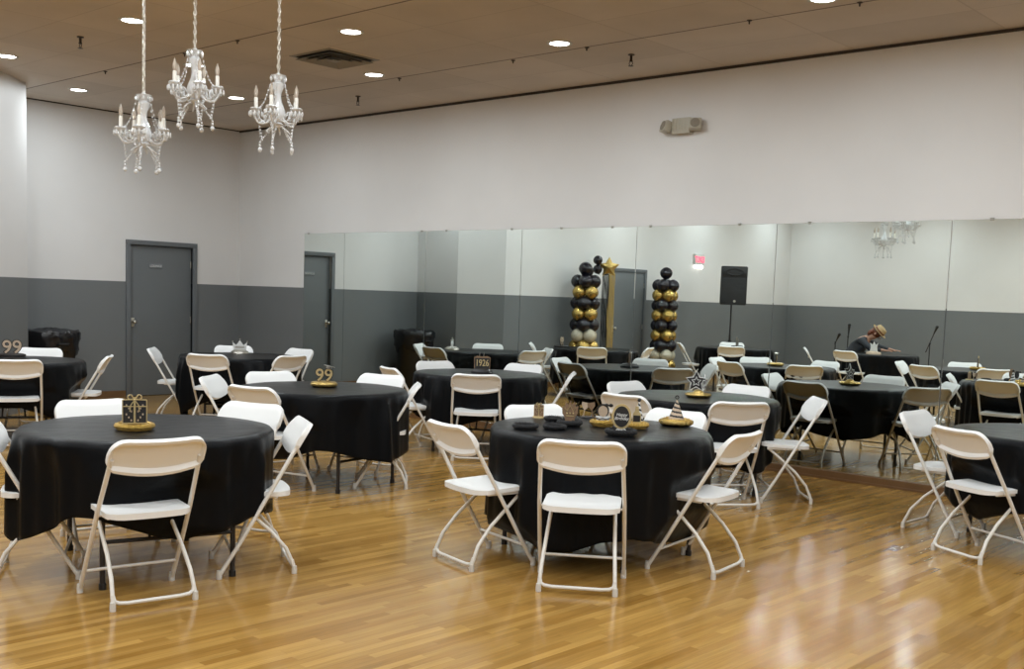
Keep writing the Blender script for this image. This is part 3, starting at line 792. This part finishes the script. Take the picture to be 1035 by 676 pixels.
# door table crown
c = cp('crown_centrepiece', 'white crown centrepiece on a pale round base, table near the door', 'centrepiece', (2.70, -1.76))
bm = BM(); lathe(bm, [(0, 0), (.105, 0), (.10, .02), (.06, .045), (0, .05)], 28); obj('base', bm, M['metal'], c)
bm = BM(); w = .075; pts = [(-w, .04), (w, .04), (w*1.12, .13), (w*.55, .095), (0, .155), (-w*.55, .095), (-w*1.12, .13)]; board(bm, pts, -.003, .003); cr = obj('crown', bm, M['white_card'], c, False)
bm = BM(); board(bm, [(-w*.7, .062), (w*.7, .062), (w*.7, .082), (-w*.7, .082)], -.006, -.003)
obj('jewel_band', bm, M['metal'], cr)
for x, z in ((-w*1.12, .137), (0, .163), (w*1.12, .137)): bm = BM(); ball(bm, Vector((x, 0, z)), .009, 8); obj('jewel', bm, M['metal'], cr)
# middle left 99 with hat
c = cp('number_centrepiece', 'pale 99 cut-out with a graduation cap on a gold cushion, middle left table', 'centrepiece', (6.76, -3.66))
bm = BM(); lathe(bm, [(0, 0), (.09, 0), (.108, .012), (.110, .026), (.098, .040), (.05, .046), (0, .046)], 36); obj('cushion', bm, M['gold'], c)
number(c, '99', .140, .044, 'gold_card')
bm = BM(); mx = Matrix.Translation((.042, 0, .165)) @ Matrix.Rotation(rad(14), 4, 'Y'); b2 = BM(); prism(b2, [(-.045, 0), (0, -.035), (.045, 0), (0, .035)], 0, .004); lathe(b2, [(0, -.02), (.022, -.02), (.024, 0), (0, 0)], 14)
bmesh.ops.transform(b2, matrix=mx, verts=b2.verts); bm.free(); obj('cap', b2, M['metal'], c)
# 1926
c = cp('number_centrepiece', 'black 1926 plaque with gold figures on a black base, table near the mirror', 'centrepiece', (6.20, -1.25))
bm = BM(); lathe(bm, [(0, 0), (.11, 0), (.11, .02), (.085, .045), (0, .045)], 28); obj('base', bm, M['black_card'], c)
bm = BM(); board(bm, [(-.078, .04), (.078, .04), (.082, .16), (.05, .175), (0, .168), (-.05, .175), (-.082, .16)], -.003, .003); bd = obj('plaque', bm, M['tan_card'], c, False)
bm = BM(); board(bm, [(-.072, .046), (.072, .046), (.075, .154), (-.075, .154)], -.005, -.003); obj('plaque_face', bm, M['black_card'], bd, False)
bm = text_mesh('1926', .068, .001); bmesh.ops.transform(bm, matrix=Matrix.Translation((0, -.0065, .075)) @ Matrix.Rotation(pi/2, 4, 'X') @ Matrix.Diagonal((1, 1.35, 1, 1)), verts=bm.verts); obj('numerals', bm, M['gold_card'], bd, False)
bm = BM()
for x in (-.03, .012): tube(bm, [(x, 0, .16), (x+.004, 0, .205)], .002, 5); ball(bm, Vector((x+.004, 0, .208)), .005, 6)
obj('sparklers', bm, M['metal'], c)
# star
def star_pts(R, r, cz, n=5): return [((R if k % 2 == 0 else r)*sin(pi*k/n), cz+(R if k % 2 == 0 else r)*cos(pi*k/n)) for k in range(2*n)]
def star(p, R, cz, x=0, y=0, rot=0):
    bm = BM(); board(bm, star_pts(R, R*.5, cz), -.002, .002); m = Matrix.Translation((x, y, 0)) @ Matrix.Rotation(rot, 4, 'Z'); bmesh.ops.transform(bm, matrix=m, verts=bm.verts); s = obj('star', bm, M['black_card'], p, False)
    bm = BM(); q = [(a, 0, b) for a, b in star_pts(R, R*.5, cz)]; tube(bm, q, R*.055, 6, closed=True); q = [(a, -.003, b) for a, b in star_pts(R*.45, R*.2, cz)]; tube(bm, q, R*.05, 5, closed=True); bmesh.ops.transform(bm, matrix=m, verts=bm.verts); obj('star_outline', bm, M['white_card'], s)
c = cp('star_centrepiece', 'black star cut-outs edged in white on a round gold tray, table by the mirror', 'centrepiece', (8.86, -1.41))
obj('tray', tray_mesh(.108, .03, 12, .02), M['gold'], c); bm = BM(); lathe(bm, [(0, .02), (.05, .02), (.045, .04), (.03, .055), (0, .062)], 20); obj('cap_mound', bm, M['gold'], c)
star(c, .088, .128, -.02, .0, 0); star(c, .07, .115, .05, .03, rad(75))

# front middle table: party pieces
PG = 'party pieces on the front middle table'
def boa(xy, r, th, lab, seed): return tag_loc(obj('feather_ring', wreath_mesh(r, th*.8, seed, 60), M['feather']), lab, 'feather ring', PG, xy)
def tag_loc(o, lab, cat, g, xy, z=ZC, rz=0):
    tag(o, lab, cat, g); o.location = (*xy, z); o.rotation_euler = (0, 0, rz); return o
boa((9.545, -4.325), .085, .022, 'flat black feather ring, leftmost on the decorated middle table', 11)
boa((9.655, -4.185), .078, .020, 'black feather ring just right of the leftmost one, decorated table', 12)
c = cp('feather_centrepiece', 'crown-shaped brown cut-out on a black feather ring, decorated middle table', 'centrepiece', (9.60, -3.98), PG)
obj('feather_ring', wreath_mesh(.088, .022, 13, 60), M['feather'], c)
bm = BM(); w = .048; board(bm, [(-w*.6, .01), (w*.6, .01), (w*.62, .05), (w*1.0, .08), (w*1.02, .125), (w*.7, .118), (w*.55, .15), (w*.2, .128), (0, .156), (-w*.25, .13), (-w*.6, .15), (-w*.72, .115), (-w*1.05, .12), (-w*.98, .075), (-w*.62, .05)], -.003, .003); cc = obj('cut_out', bm, M['tan_card'], c, False)
bm = BM(); tube(bm, [(-w*.7, -.004, .112), (-w*.4, -.004, .09), (0, -.004, .125), (w*.4, -.004, .09), (w*.7, -.004, .112)], .003, 5); tube(bm, [(-w*.5, -.004, .062), (w*.5, -.004, .062)], .003, 5)
for x in (-.4, 0, .4): ball(bm, Vector((w*x, -.004, .078)), .006, 6)
obj('gold_detail', bm, M['gold_card'], cc)
boa((9.36, -3.86), .062, .020, 'small black feather ring at the back left of the decorated table', 14)
c = cp('gift_cutout', 'small brown gift cut-out with bow at the back left of the decorated table', 'centrepiece', (9.19, -3.80), PG)
bm = BM(); lathe(bm, [(0, 0), (.04, 0), (.038, .008), (0, .008)], 20); obj('base', bm, M['gold_card'], c); gift_cutout(c, .008, .062, .075, 0, 'tan_card', 'gold_card')
c = cp('champagne_cutout', 'brown and black clinking glasses cut-out at the back of the decorated table', 'centrepiece', (9.36, -3.50), PG)
bm = BM(); lathe(bm, [(0, 0), (.045, 0), (.042, .008), (0, .008)], 20); obj('base', bm, M['black_card'], c)
for s in (-1, 1):
    bm = BM(); b2 = [(-.012, .008), (.012, .008), (.003, .014), (.003, .05), (.024, .075), (.026, .10), (-.026, .10), (-.024, .075), (-.003, .05), (-.003, .014)]
    board(bm, b2, -.002, .002); bmesh.ops.transform(bm, matrix=Matrix.Translation((s*.032, 0, 0)) @ Matrix.Rotation(-s*rad(9), 4, 'Y'), verts=bm.verts); obj('glass_shape', bm, M['tan_card' if s > 0 else 'pink'], c, False)
c = cp('cupcake_cutout', 'cupcake cut-out with black bow and white ruffle on gold tinsel, decorated table', 'centrepiece', (9.715, -3.80), PG)
obj('tinsel_ring', wreath_mesh(.088, .024, 15, 56), M['tinsel'], c)
bm = BM(); board(bm, [(-.035, .02), (.035, .02), (.045, .062), (-.045, .062)], -.004, .002); cw = obj('wrapper', bm, M['white_card'], c, False)
bm = BM(); tube(bm, [(-.042, -.006, .050), (-.02, -.006, .042), (0, -.006, .048), (.02, -.006, .042), (.042, -.006, .050)], .003, 5); obj('wrapper_stripe', bm, M['black_card'], cw)
bm = BM(); board(bm, disc_poly(.038, .042, 28, 0, .095), -.003, .003); cf = obj('frosting', bm, M['black_card'], c, False)
bm = BM(); board(bm, disc_poly(.029, .034, 28, 0, .092), -.005, -.003); obj('frosting_face', bm, M['pink'], cf, False)
bm = BM()
for s in (-1, 1): ball(bm, Vector((.034+s*.014, -.005, .13)), .014, 8, (1, .3, .8))
ball(bm, Vector((.034, -.007, .13)), .006, 6); obj('bow', bm, M['black_card'], cf)
# happy birthday oval
c = cp('birthday_sign', 'oval black Happy Birthday sign with gold rim on a black feather ring', 'centrepiece', (10.06, -4.07), PG)
obj('feather_ring', wreath_mesh(.102, .022, 16, 64), M['feather'], c)
bm = BM(); board(bm, [(-.045, .015), (.045, .015), (.02, .04), (-.02, .04)], -.003, .004); obj('foot', bm, M['white_card'], c, False)
bm = BM(); board(bm, disc_poly(.058, .074, 40, 0, .108), -.003, .003); ov = obj('oval_rim', bm, M['gold_card'], c, False)
bm = BM(); board(bm, disc_poly(.045, .061, 40, 0, .108), -.0055, -.003); obj('oval_face', bm, M['black_card'], ov, False)
for k, (s, z) in enumerate((('Happy', .112), ('Birthday', .090))):
    bm = text_mesh(s, .024, .0008, .2); bmesh.ops.transform(bm, matrix=Matrix.Translation((0, -.0068, z)) @ Matrix.Rotation(pi/2, 4, 'X'), verts=bm.verts); obj('lettering', bm, M['white_card'], ov, False)
# bottle, zebra column, hat
c = cp('bottle_cutout', 'cream champagne bottle cut-out with black label on gold tinsel, decorated table', 'centrepiece', (9.90, -3.70), PG)
obj('tinsel_ring', wreath_mesh(.085, .022, 17, 56), M['tinsel'], c)
bm = BM(); board(bm, [(-.026, .02), (.026, .02), (.026, .085), (.012, .105), (.010, .135), (-.010, .135), (-.012, .105), (-.026, .085)], -.003, .003); bt = obj('bottle', bm, M['gold_card'], c, False)
bm = BM(); board(bm, [(-.021, .04), (.021, .04), (.021, .078), (-.021, .078)], -.005, -.003); obj('label', bm, M['black_card'], bt, False)
def cone_hat(c, r, h, z, a, b, turns=4.5):
    N = 30; K = 60; bm = BM(); rings = []
    for i in range(K+1):
        u = i/K; rr = r*(1-u)+.002; rings.append([bm.verts.new((rr*cos(2*pi*k/N), rr*sin(2*pi*k/N), z+h*u)) for k in range(N)])
    for i in range(K):
        for k in range(N):
            f = bm.faces.new((rings[i][k], rings[i][(k+1) % N], rings[i+1][(k+1) % N], rings[i+1][k])); f.material_index = int(((i/K*turns)+k/N) % 1 > .55)
    bm.faces.new(rings[0][::-1]); bm.faces.new(rings[-1]); return obj('cone', bm, [M[a], M[b]], c)
c = cp('party_hat', 'narrow black and white striped party hat behind the bottle, decorated table', 'party hat', (9.77, -3.50), PG)
cone_hat(c, .034, .15, .0, 'white_card', 'black_card', 5); bm = BM(); ball(bm, Vector((0, 0, .152)), .012, 8); obj('pompom', bm, M['black_card'], c)
c = cp('party_hat', 'pale striped cone party hat on a gold tray at the right of the table', 'party hat', (9.95, -3.345), PG)
obj('tray', tray_mesh(.108, .035, 18, .03), M['gold'], c); obj('tinsel_ring', wreath_mesh(.105, .026, 18, 60), M['tinsel'], c)
cone_hat(c, .052, .135, .030, 'pink', 'black_card', 5); bm = BM(); tube(bm, [(.010*cos(2*pi*k/12), 0, .178+.010*sin(2*pi*k/12)) for k in range(12)], .004, 6, closed=True); obj('top_ring', bm, M['black_card'], c)
# mirrored tables' pieces
c = cp('small_centrepiece', 'silver-topped black centrepiece seen in the mirror on the speaker table', 'centrepiece', (3.40, -8.30))
bm = BM(); lathe(bm, [(0, 0), (.11, 0), (.10, .03), (0, .035)], 24); obj('base', bm, M['black_card'], c)
bm = BM(); board(bm, [(-.05, .03), (.05, .03), (.06, .14), (.02, .19), (-.03, .17), (-.06, .13)], -.003, .003); obj('cut_out', bm, M['metal'], c, False)
c = cp('crown_centrepiece', 'cream crown centrepiece seen in the mirror before the person in a hat', 'centrepiece', (5.62, -9.12), rz=rad(200))
bm = BM(); lathe(bm, [(0, 0), (.13, 0), (.12, .03), (.06, .05), (0, .05)], 24); obj('base', bm, M['pink'], c)
bm = BM(); w = .09; board(bm, [(-w, .04), (w, .04), (w*.8, .12), (w*1.0, .19), (w*.4, .16), (0, .22), (-w*.4, .16), (-w*1.0, .19), (-w*.8, .12)], -.003, .003); obj('crown', bm, M['white_card'], c, False)

# ------------------------------------------------------------------ trash can
c = thing('trash_can', 'round black trash can with a bag over its rim, against the grey wall', 'trash can', (.52, -3.02, 0)); c.scale = (1.12, 1.12, 1.04)
bm = BM(); lathe(bm, [(0, 0), (.215, 0), (.225, .02), (.262, .80), (.275, .82), (.275, .86), (.250, .86), (.235, .80), (0, .06)], 40); obj('bin_body', bm, M['black_plastic'], c)
for s in (-1, 1):
    bm = BM(); tube(bm, [(s*.262, -.06, .72), (s*.305, -.055, .74), (s*.305, .055, .74), (s*.262, .06, .72)], .012, 8); obj('handle', bm, M['black_plastic'], c)
bm = BM(); N = 120; rings = []; rn = random.Random(2)
for i, (r, z) in enumerate([(.262, .60), (.285, .66), (.280, .74), (.297, .80), (.300, .87), (.285, .895), (.22, .885), (.12, .90), (.05, .915)]):
    rings.append([bm.verts.new(((r+(.010 if i < 6 else .004)*sin(11*a+i)+(.008 if i < 5 else .002)*sin(23*a+2*i))*cos(a), (r+.008*sin(13*a+i*1.7))*sin(a), z+(.035*sin(5*a+1)+.02*sin(9*a) if i == 0 else .008*sin(7*a+i)))) for a in [2*pi*k/N for k in range(N)]])
for A, B in zip(rings, rings[1:]):
    for k in range(N): bm.faces.new((A[k], A[(k+1) % N], B[(k+1) % N], B[k]))
bm.faces.new(rings[-1]); obj('bin_bag', bm, M['bag'], c, ang=80)
bm = BM(); box(bm, (.262, -.07, .45), (.268, .07, .56), .002); obj('label_plate', bm, M['metal'], c)

# ------------------------------------------------------------------ balloon columns, seen in the mirror
def balloon(bm, c, r, out):
    """teardrop balloon, knot towards the pole"""
    c = Vector(c); o = Vector(out).normalized(); t1 = o.orthogonal().normalized(); t2 = o.cross(t1); N = 14; prev = None
    prof = [(-1.12, .05), (-1.0, .10), (-.85, .42), (-.55, .78), (-.2, .96), (.15, 1), (.5, .87), (.8, .58), (.95, .28), (1.0, 0)]
    for u, w in prof:
        if w == 0: ring = [bm.verts.new(c+o*r*u)]
        else: ring = [bm.verts.new(c+o*r*u+(t1*cos(2*pi*k/N)+t2*sin(2*pi*k/N))*r*w) for k in range(N)]
        if prev:
            for k in range(N):
                k2 = (k+1) % N
                if len(ring) == 1: bm.faces.new((prev[k], prev[k2], ring[0]))
                else: bm.faces.new((prev[k], prev[k2], ring[k2], ring[k]))
        else: bm.faces.new(ring)
        prev = ring
def column(loc, label, seq, top, rz, pitch=.186):
    c = thing('balloon_column', label, 'balloon column', loc, rz, 'balloon columns flanking the far door')
    bm = BM(); lathe(bm, [(0, 0), (.20, 0), (.20, .02), (.03, .035), (0, .04)], 24); obj('base', bm, M['black_plastic'], c)
    bm = BM(); tube(bm, [(0, 0, .03), (0, 0, .12+pitch*len(seq)+.05)], .012, 8); obj('pole', bm, M['white_card'], c)
    for i, ch in enumerate(seq):
        z = .16+pitch*i
        for q in range(4):
            a = pi/2*q+(pi/4 if i % 2 else 0); bm = BM(); balloon(bm, (.140*cos(a), .140*sin(a), z), .120, (cos(a), sin(a), 0))
            obj('balloon', bm, M[{'b': 'black_balloon', 'g': 'gold_balloon', 'c': 'clear_balloon'}[ch]], c)
    z = .16+pitch*len(seq)
    for dx, dy, dz, m in top:
        bm = BM(); balloon(bm, (dx, dy, z+dz), .118, (dx, dy, .3)); obj('balloon', bm, M[m], c)
column((1.92, -5.70, 0), 'tall black and gold balloon column left of the far door, in the mirror', 'gbcgcbgbgb', [(-.07, -.07, -.01, 'black_balloon'), (.07, .08, .03, 'black_balloon')], .2)
column((2.02, -7.95, 0), 'tall black and gold balloon column right of the far door, single balloon on top', 'cgcbgbgbgb', [(.0, .0, .04, 'black_balloon')], .5)
# foil fringe pillar with gold star balloon between column and door
c = thing('fringe_streamer', 'gold and black foil fringe topped by a gold foil balloon, beside the far door', 'party streamer', (1.92, -6.33, 0), rad(50))
bm = BM(); lathe(bm, [(0, 0), (.12, 0), (.12, .02), (.02, .03), (0, .03)], 20); tube(bm, [(0, 0, .02), (0, 0, 1.98)], .012, 8); obj('stand', bm, M['black_plastic'], c)
rn = random.Random(9)
for nm, y0, y1, m in (('gold_fringe', -.115, .0, 'gold'), ('black_fringe', .0, .11, 'bag')):
    bm = BM(); n = 14
    for k in range(n):
        y = y0+(y1-y0)*(k+.5)/n; x = rn.uniform(-.02, .02); w = (y1-y0)/n*.62; zb = rn.uniform(.04, .14)
        pts = [(x+.006*sin(6*z+k), y+.005*sin(5*z+2*k), z) for z in [1.98-(1.98-zb)*j/10 for j in range(11)]]
        L = [(bm.verts.new((a, b-w, z)), bm.verts.new((a+.002, b+w, z))) for a, b, z in pts]
        for A, B in zip(L, L[1:]): bm.faces.new((A[0], A[1], B[1], B[0]))
    tube(bm, [(0, y0, 1.98), (0, y1, 1.98)], .012, 6); obj(nm, bm, M[m], c, False)
bm = BM(); a = []
for s in (-1, 1):
    P = [(bm.verts.new((0, sin(pi*k/5)*(.19 if k % 2 == 0 else .10), 2.10+cos(pi*k/5)*(.19 if k % 2 == 0 else .10)))) for k in range(10)]; ctr = bm.verts.new((s*.06, 0, 2.10))
    for k in range(10): bm.faces.new((P[k], P[(k+1) % 10], ctr))
bmesh.ops.remove_doubles(bm, verts=bm.verts, dist=1e-4); obj('star_balloon', bm, M['gold'], c)
for dz in (0, .16):
    bm = BM(); balloon(bm, (.02, .20, 2.06+dz), .085, (0, .3, 1)); obj('balloon', bm, M['black_balloon'], c)

# ------------------------------------------------------------------ exit sign
c = thing('exit_sign', 'red glowing EXIT sign with lamps, on the white wall right of the door', 'exit sign', (1.54, -9.72, 2.30))
bm = BM(); box(bm, (0, -.16, 0), (.05, .16, .21), .006); obj('housing', bm, M['lightframe'], c)
bm = text_mesh('EXIT', .165, .003); bmesh.ops.transform(bm, matrix=Matrix.Translation((.052, 0, .045)) @ Matrix.Rotation(pi/2, 4, 'Z') @ Matrix.Rotation(pi/2, 4, 'X'), verts=bm.verts); obj('exit_letters', bm, M['red'], c, False)
for s in (-1, 1):
    bm = BM(); ball(bm, Vector((.04, s*.09, -.045)), .04, 12, (.8, 1, 1)); obj('lamp', bm, M['signwhite'], c)

# ------------------------------------------------------------------ speaker on stand
c = thing('speaker_stand', 'black tripod stand carrying the loudspeaker, seen in the mirror', 'speaker stand', (2.66, -9.25, 0))
bm = BM(); tube(bm, [(0, 0, .10), (0, 0, .95)], .019, 10); tube(bm, [(0, 0, .9), (0, 0, 1.55)], .0155, 10); obj('pole', bm, M['black_steel'], c)
bm = BM(); lathe(bm, [(0, .78), (.034, .78), (.034, .84), (0, .84)], 14); lathe(bm, [(0, .30), (.03, .30), (.03, .35), (0, .35)], 14); obj('collar', bm, M['black_plastic'], c)
for k in range(3):
    a = 2*pi*k/3+.4; bm = BM(); tube(bm, [(.03*cos(a), .03*sin(a), .80), (.46*cos(a), .46*sin(a), .015)], .010, 8); tube(bm, [(.025*cos(a), .025*sin(a), .32), (.27*cos(a), .27*sin(a), .36)], .007, 6); l = obj('leg', bm, M['black_steel'], c)
    bm = BM(); ball(bm, Vector((.46*cos(a), .46*sin(a), .018)), .017, 8); obj('rubber_foot', bm, M['black_plastic'], l)
sp = thing('loudspeaker', 'large black loudspeaker raised on a tripod against the white wall, in the mirror', 'speaker', (2.66, -9.25, 1.52), rad(-40))
bm = BM(); prism(bm, [(-.21, -.16), (.21, -.16), (.25, .19), (-.25, .19)], .0, .73); bmesh.ops.bevel(bm, geom=bm.edges[:], offset=.012, segments=2, affect='EDGES'); obj('cabinet', bm, M['black_plastic'], sp)
bm = BM(); box(bm, (-.235, .19, .02), (.235, .203, .50), .006); obj('grille', bm, M['grille'], sp)
bm = BM(); box(bm, (-.225, .188, .53), (.225, .198, .71), .004); hn = obj('horn', bm, M['black_plastic'], sp); bm = BM(); lathe(bm, [(.0, .0), (.05, .0), (.11, .012), (.115, .006), (.0, -.01)], 20); bmesh.ops.transform(bm, matrix=Matrix.Translation((0, .197, .62)) @ Matrix.Rotation(rad(-90), 4, 'X') @ Matrix.Diagonal((1.5, .6, 1, 1)), verts=bm.verts); obj('horn_mouth', bm, M['grille'], hn)
bm = BM(); lathe(bm, [(0, 0), (.024, 0), (.024, .005), (0, .005)], 16); bmesh.ops.transform(bm, matrix=Matrix.Translation((.02, .204, .07)) @ Matrix.Rotation(rad(-90), 4, 'X'), verts=bm.verts); obj('badge', bm, M['metal'], sp)

# ------------------------------------------------------------------ microphone stand and small stands
def mic_stand(loc, rz, zp, boom, label, cat='microphone stand'):
    c = thing('microphone_stand', label, cat, loc, rz)
    bm = BM(); tube(bm, [(0, 0, .08), (0, 0, zp)], .010, 8); obj('pole', bm, M['black_steel'], c)
    bm = BM(); tube(bm, [boom[0], boom[1]], .009, 8); bo = obj('boom', bm, M['black_steel'], c)
    d = (Vector(boom[1])-Vector(boom[0])).normalized(); e = Vector(boom[1]); bm = BM(); tube(bm, [e, e+d*.05, e+d*.13, e+d*.17], .02, 10, rad_list=[.013, .015, .022, .027]); ball(bm, e+d*.19, .03, 10); obj('microphone', bm, M['grille'], bo)
    bm = BM(); ball(bm, Vector((0, 0, zp)), .02, 8); obj('clutch', bm, M['black_plastic'], c)
    for k in range(3):
        a = 2*pi*k/3; bm = BM(); tube(bm, [(0, 0, .12), (.30*cos(a), .30*sin(a), .012)], .008, 8); obj('leg', bm, M['black_steel'], c)
    return c
dr = Vector((-.74, .673, 0))  # screen-right in the mirror view, roughly
mic_stand((5.36, -12.22, 0), 0, .90, ((-.14, -.17, .72), (.12, .13, 1.10)), 'black microphone stand with a slanted boom, right of the person in the mirror')
mic_stand((4.16, -11.16, 0), 0, .98, ((0, 0, .9), (.01, .01, 1.02)), 'black upright microphone stand just left of the person in the mirror')
mic_stand((3.98, -11.0, 0), 0, .86, ((-.03, -.03, .82), (.04, .04, .90)), 'shorter black microphone stand, farther left of the person in the mirror')

# ------------------------------------------------------------------ seated person in a hat, leaning over the table
def skin_body(name, joints, bones, radii, m, parent, root=0, sub=2):
    me = bpy.data.meshes.new(name); me.from_pydata([Vector(j) for j in joints], bones, []); o = bpy.data.objects.new(name, me); COL.objects.link(o); o.parent = parent
    md = o.modifiers.new('skin', 'SKIN'); md.use_smooth_shade = True
    for i, r in enumerate(radii): me.skin_vertices[0].data[i].radius = r if isinstance(r, tuple) else (r, r)
    for i in range(len(radii)): me.skin_vertices[0].data[i].use_root = (i == root)
    s = o.modifiers.new('sub', 'SUBSURF'); s.levels = sub; s.render_levels = sub
    dg = bpy.context.evaluated_depsgraph_get(); nm = bpy.data.meshes.new_from_object(o.evaluated_get(dg)); o.modifiers.clear(); o.data = nm
    for p in nm.polygons: p.use_smooth = True
    nm.materials.clear(); nm.materials.append(m); return o
# local frame: +Y = the way the person faces, origin on the floor under the hips
PX_, PY_ = 4.80, -9.84
p = thing('person', 'seated person in straw hat and dark shirt leaning over a table, in the mirror', 'person', (PX_, PY_, 0), rad(-104))
J = []; B_ = []; Rr_ = []
def add(pt, r, par=None):
    J.append(pt); Rr_.append(r); i = len(J)-1
    if par is not None: B_.append((par, i))
    return i
hip = add((0, 0, .52), (.155, .12)); bel = add((0, .08, .64), (.15, .12), hip); ch = add((0, .18, .84), (.168, .125), bel); sh = add((0, .28, .97), (.135, .095), ch); nk = add((0, .37, 1.02), .055, sh)
hd = add((0, .44, 1.05), (.07, .085), nk); hd2 = add((0, .49, 1.12), (.075, .092), hd); hd3 = add((0, .50, 1.17), (.05, .06), hd2)
for s in (-1, 1):
    t1 = add((s*.10, .06, .52), .085, hip); kn = add((s*.12, .44, .53), .062, t1); cf = add((s*.12, .46, .34), .055, kn); an = add((s*.12, .42, .10), .037, cf); ft = add((s*.13, .50, .045), .036, an); te = add((s*.135, .60, .035), .026, ft)
    s1 = add((s*.17, .28, .955), .055, sh); 
    el = add((s*.25, .45, .82), .040, s1) if s < 0 else add((s*.26, .52, .84), .040, s1)
    wr = add((s*.14, .66, .80), .027, el) if s < 0 else add((s*.16, .76, .80), .027, el)
    b = J[wr]; pm = add((b[0]-s*.005, b[1]+.05, .795), (.030, .018), wr)
    for q, (dx, L) in enumerate(((-.026, .055), (-.009, .066), (.009, .062), (.026, .048))):
        f1 = add((J[pm][0]+dx*.9, J[pm][1]+.035, .797), .0095, pm); f2 = add((J[pm][0]+dx*1.2, J[pm][1]+.035+L*.55, .794), .0085, f1); add((J[pm][0]+dx*1.3, J[pm][1]+.035+L, .780), .0075, f2)
    tb1 = add((b[0]-s*.035, b[1]+.035, .795), .011, wr); add((b[0]-s*.055, b[1]+.068, .787), .009, tb1)
skin_body('body', J, B_, Rr_, M['skin'], p)
# clothing: shirt shell and trousers, built on the same skeleton with more radius
sj = [(0, .0, .56), (0, .085, .65), (0, .18, .845), (0, .275, .965), (0, .335, 1.0)]; sr = [(.178, .15), (.18, .155), (.198, .158), (.158, .12), (.08, .075)]
se = [(0, 1), (1, 2), (2, 3), (3, 4)]
for s in (-1, 1):
    k = len(sj); sj += [(s*.17, .28, .955), (s*.25, .45, .82) if s < 0 else (s*.26, .52, .84), (s*.16, .62, .806) if s < 0 else (s*.185, .70, .812)]; sr += [.070, .053, .040]; se += [(3, k), (k, k+1), (k+1, k+2)]
skin_body('shirt', sj, se, sr, M['shirt'], p, 1)
tj = [(0, 0, .53)]; tr = [(.168, .135)]; te_ = []
for s in (-1, 1):
    k = len(tj); tj += [(s*.10, .06, .52), (s*.12, .44, .53), (s*.12, .46, .34), (s*.12, .425, .13)]; tr += [.100, .076, .070, .058]; te_ += [(0, k), (k, k+1), (k+1, k+2), (k+2, k+3)]
skin_body('trousers', tj, te_, tr, M['trousers'], p)
for s in (-1, 1):
    bm = BM(); ball(bm, Vector((s*.13, .50, .045)), .05, 12, (.95, 1.9, .85)); box(bm, (s*.13-.045, .41, 0), (s*.13+.045, .60, .022), .01); obj('shoe', bm, M['black_plastic'], p)
hm = Matrix.Translation((0, .495, 1.10)) @ Matrix.Rotation(rad(-50), 4, 'X')
def hx(bm): bmesh.ops.transform(bm, matrix=hm, verts=bm.verts); return bm
bm = BM(); ball(bm, Vector((0, -.015, .02)), .108, 16, (.92, 1.0, 1.02)); ball(bm, Vector((0, -.075, -.055)), .075, 12, (1.15, .7, 1.2)); obj('hair', hx(bm), M['hair'], p)
bm = BM(); lathe(bm, [(.10, .045), (.13, .040), (.158, .050), (.162, .058), (.135, .052), (.108, .058), (.104, .10), (.085, .145), (.04, .155), (0, .15)], 36); ht = obj('hat', hx(bm), M['straw'], p)
bm = BM(); lathe(bm, [(.1095, .060), (.112, .062), (.109, .085), (.106, .085)], 32); obj('hat_band', hx(bm), M['hair'], ht)
bm = BM(); 
for s in (-1, 1): ball(bm, Vector((s*.032, .092, .005)), .011, 8)
obj('eyes', hx(bm), M['white_card'], p); bm = BM(); tube(bm, [(0, .094, .012), (0, .112, -.018), (0, .098, -.026)], .01, 8); obj('nose', hx(bm), M['skin'], p)
bm = BM(); tube(bm, [(-.022, .088, -.048), (0, .095, -.050), (.022, .088, -.048)], .005, 6); obj('mouth', hx(bm), M['sleeve'], p)
for s in (-1, 1):
    bm = BM(); ball(bm, Vector((s*.098, -.0, -.01)), .024, 8, (.35, .8, 1.2)); obj('ear', hx(bm), M['skin'], p)

# ------------------------------------------------------------------ world / render
w = bpy.data.worlds.new('world'); SC.world = w; w.use_nodes = True
w.node_tree.nodes['Background'].inputs[0].default_value = (.5, .5, .5, 1); w.node_tree.nodes['Background'].inputs[1].default_value = .0
vs = SC.view_settings; vs.view_transform = 'Standard'; vs.look = 'None'; vs.exposure = 0.0; vs.gamma = 1; vs.use_curve_mapping = False
SC.cycles.max_bounces = 10; SC.cycles.diffuse_bounces = 5; SC.cycles.glossy_bounces = 5; SC.cycles.transmission_bounces = 6
SC.cycles.caustics_reflective = False; SC.cycles.caustics_refractive = False; SC.cycles.use_denoising = True
SC.cycles.sample_clamp_indirect = 40
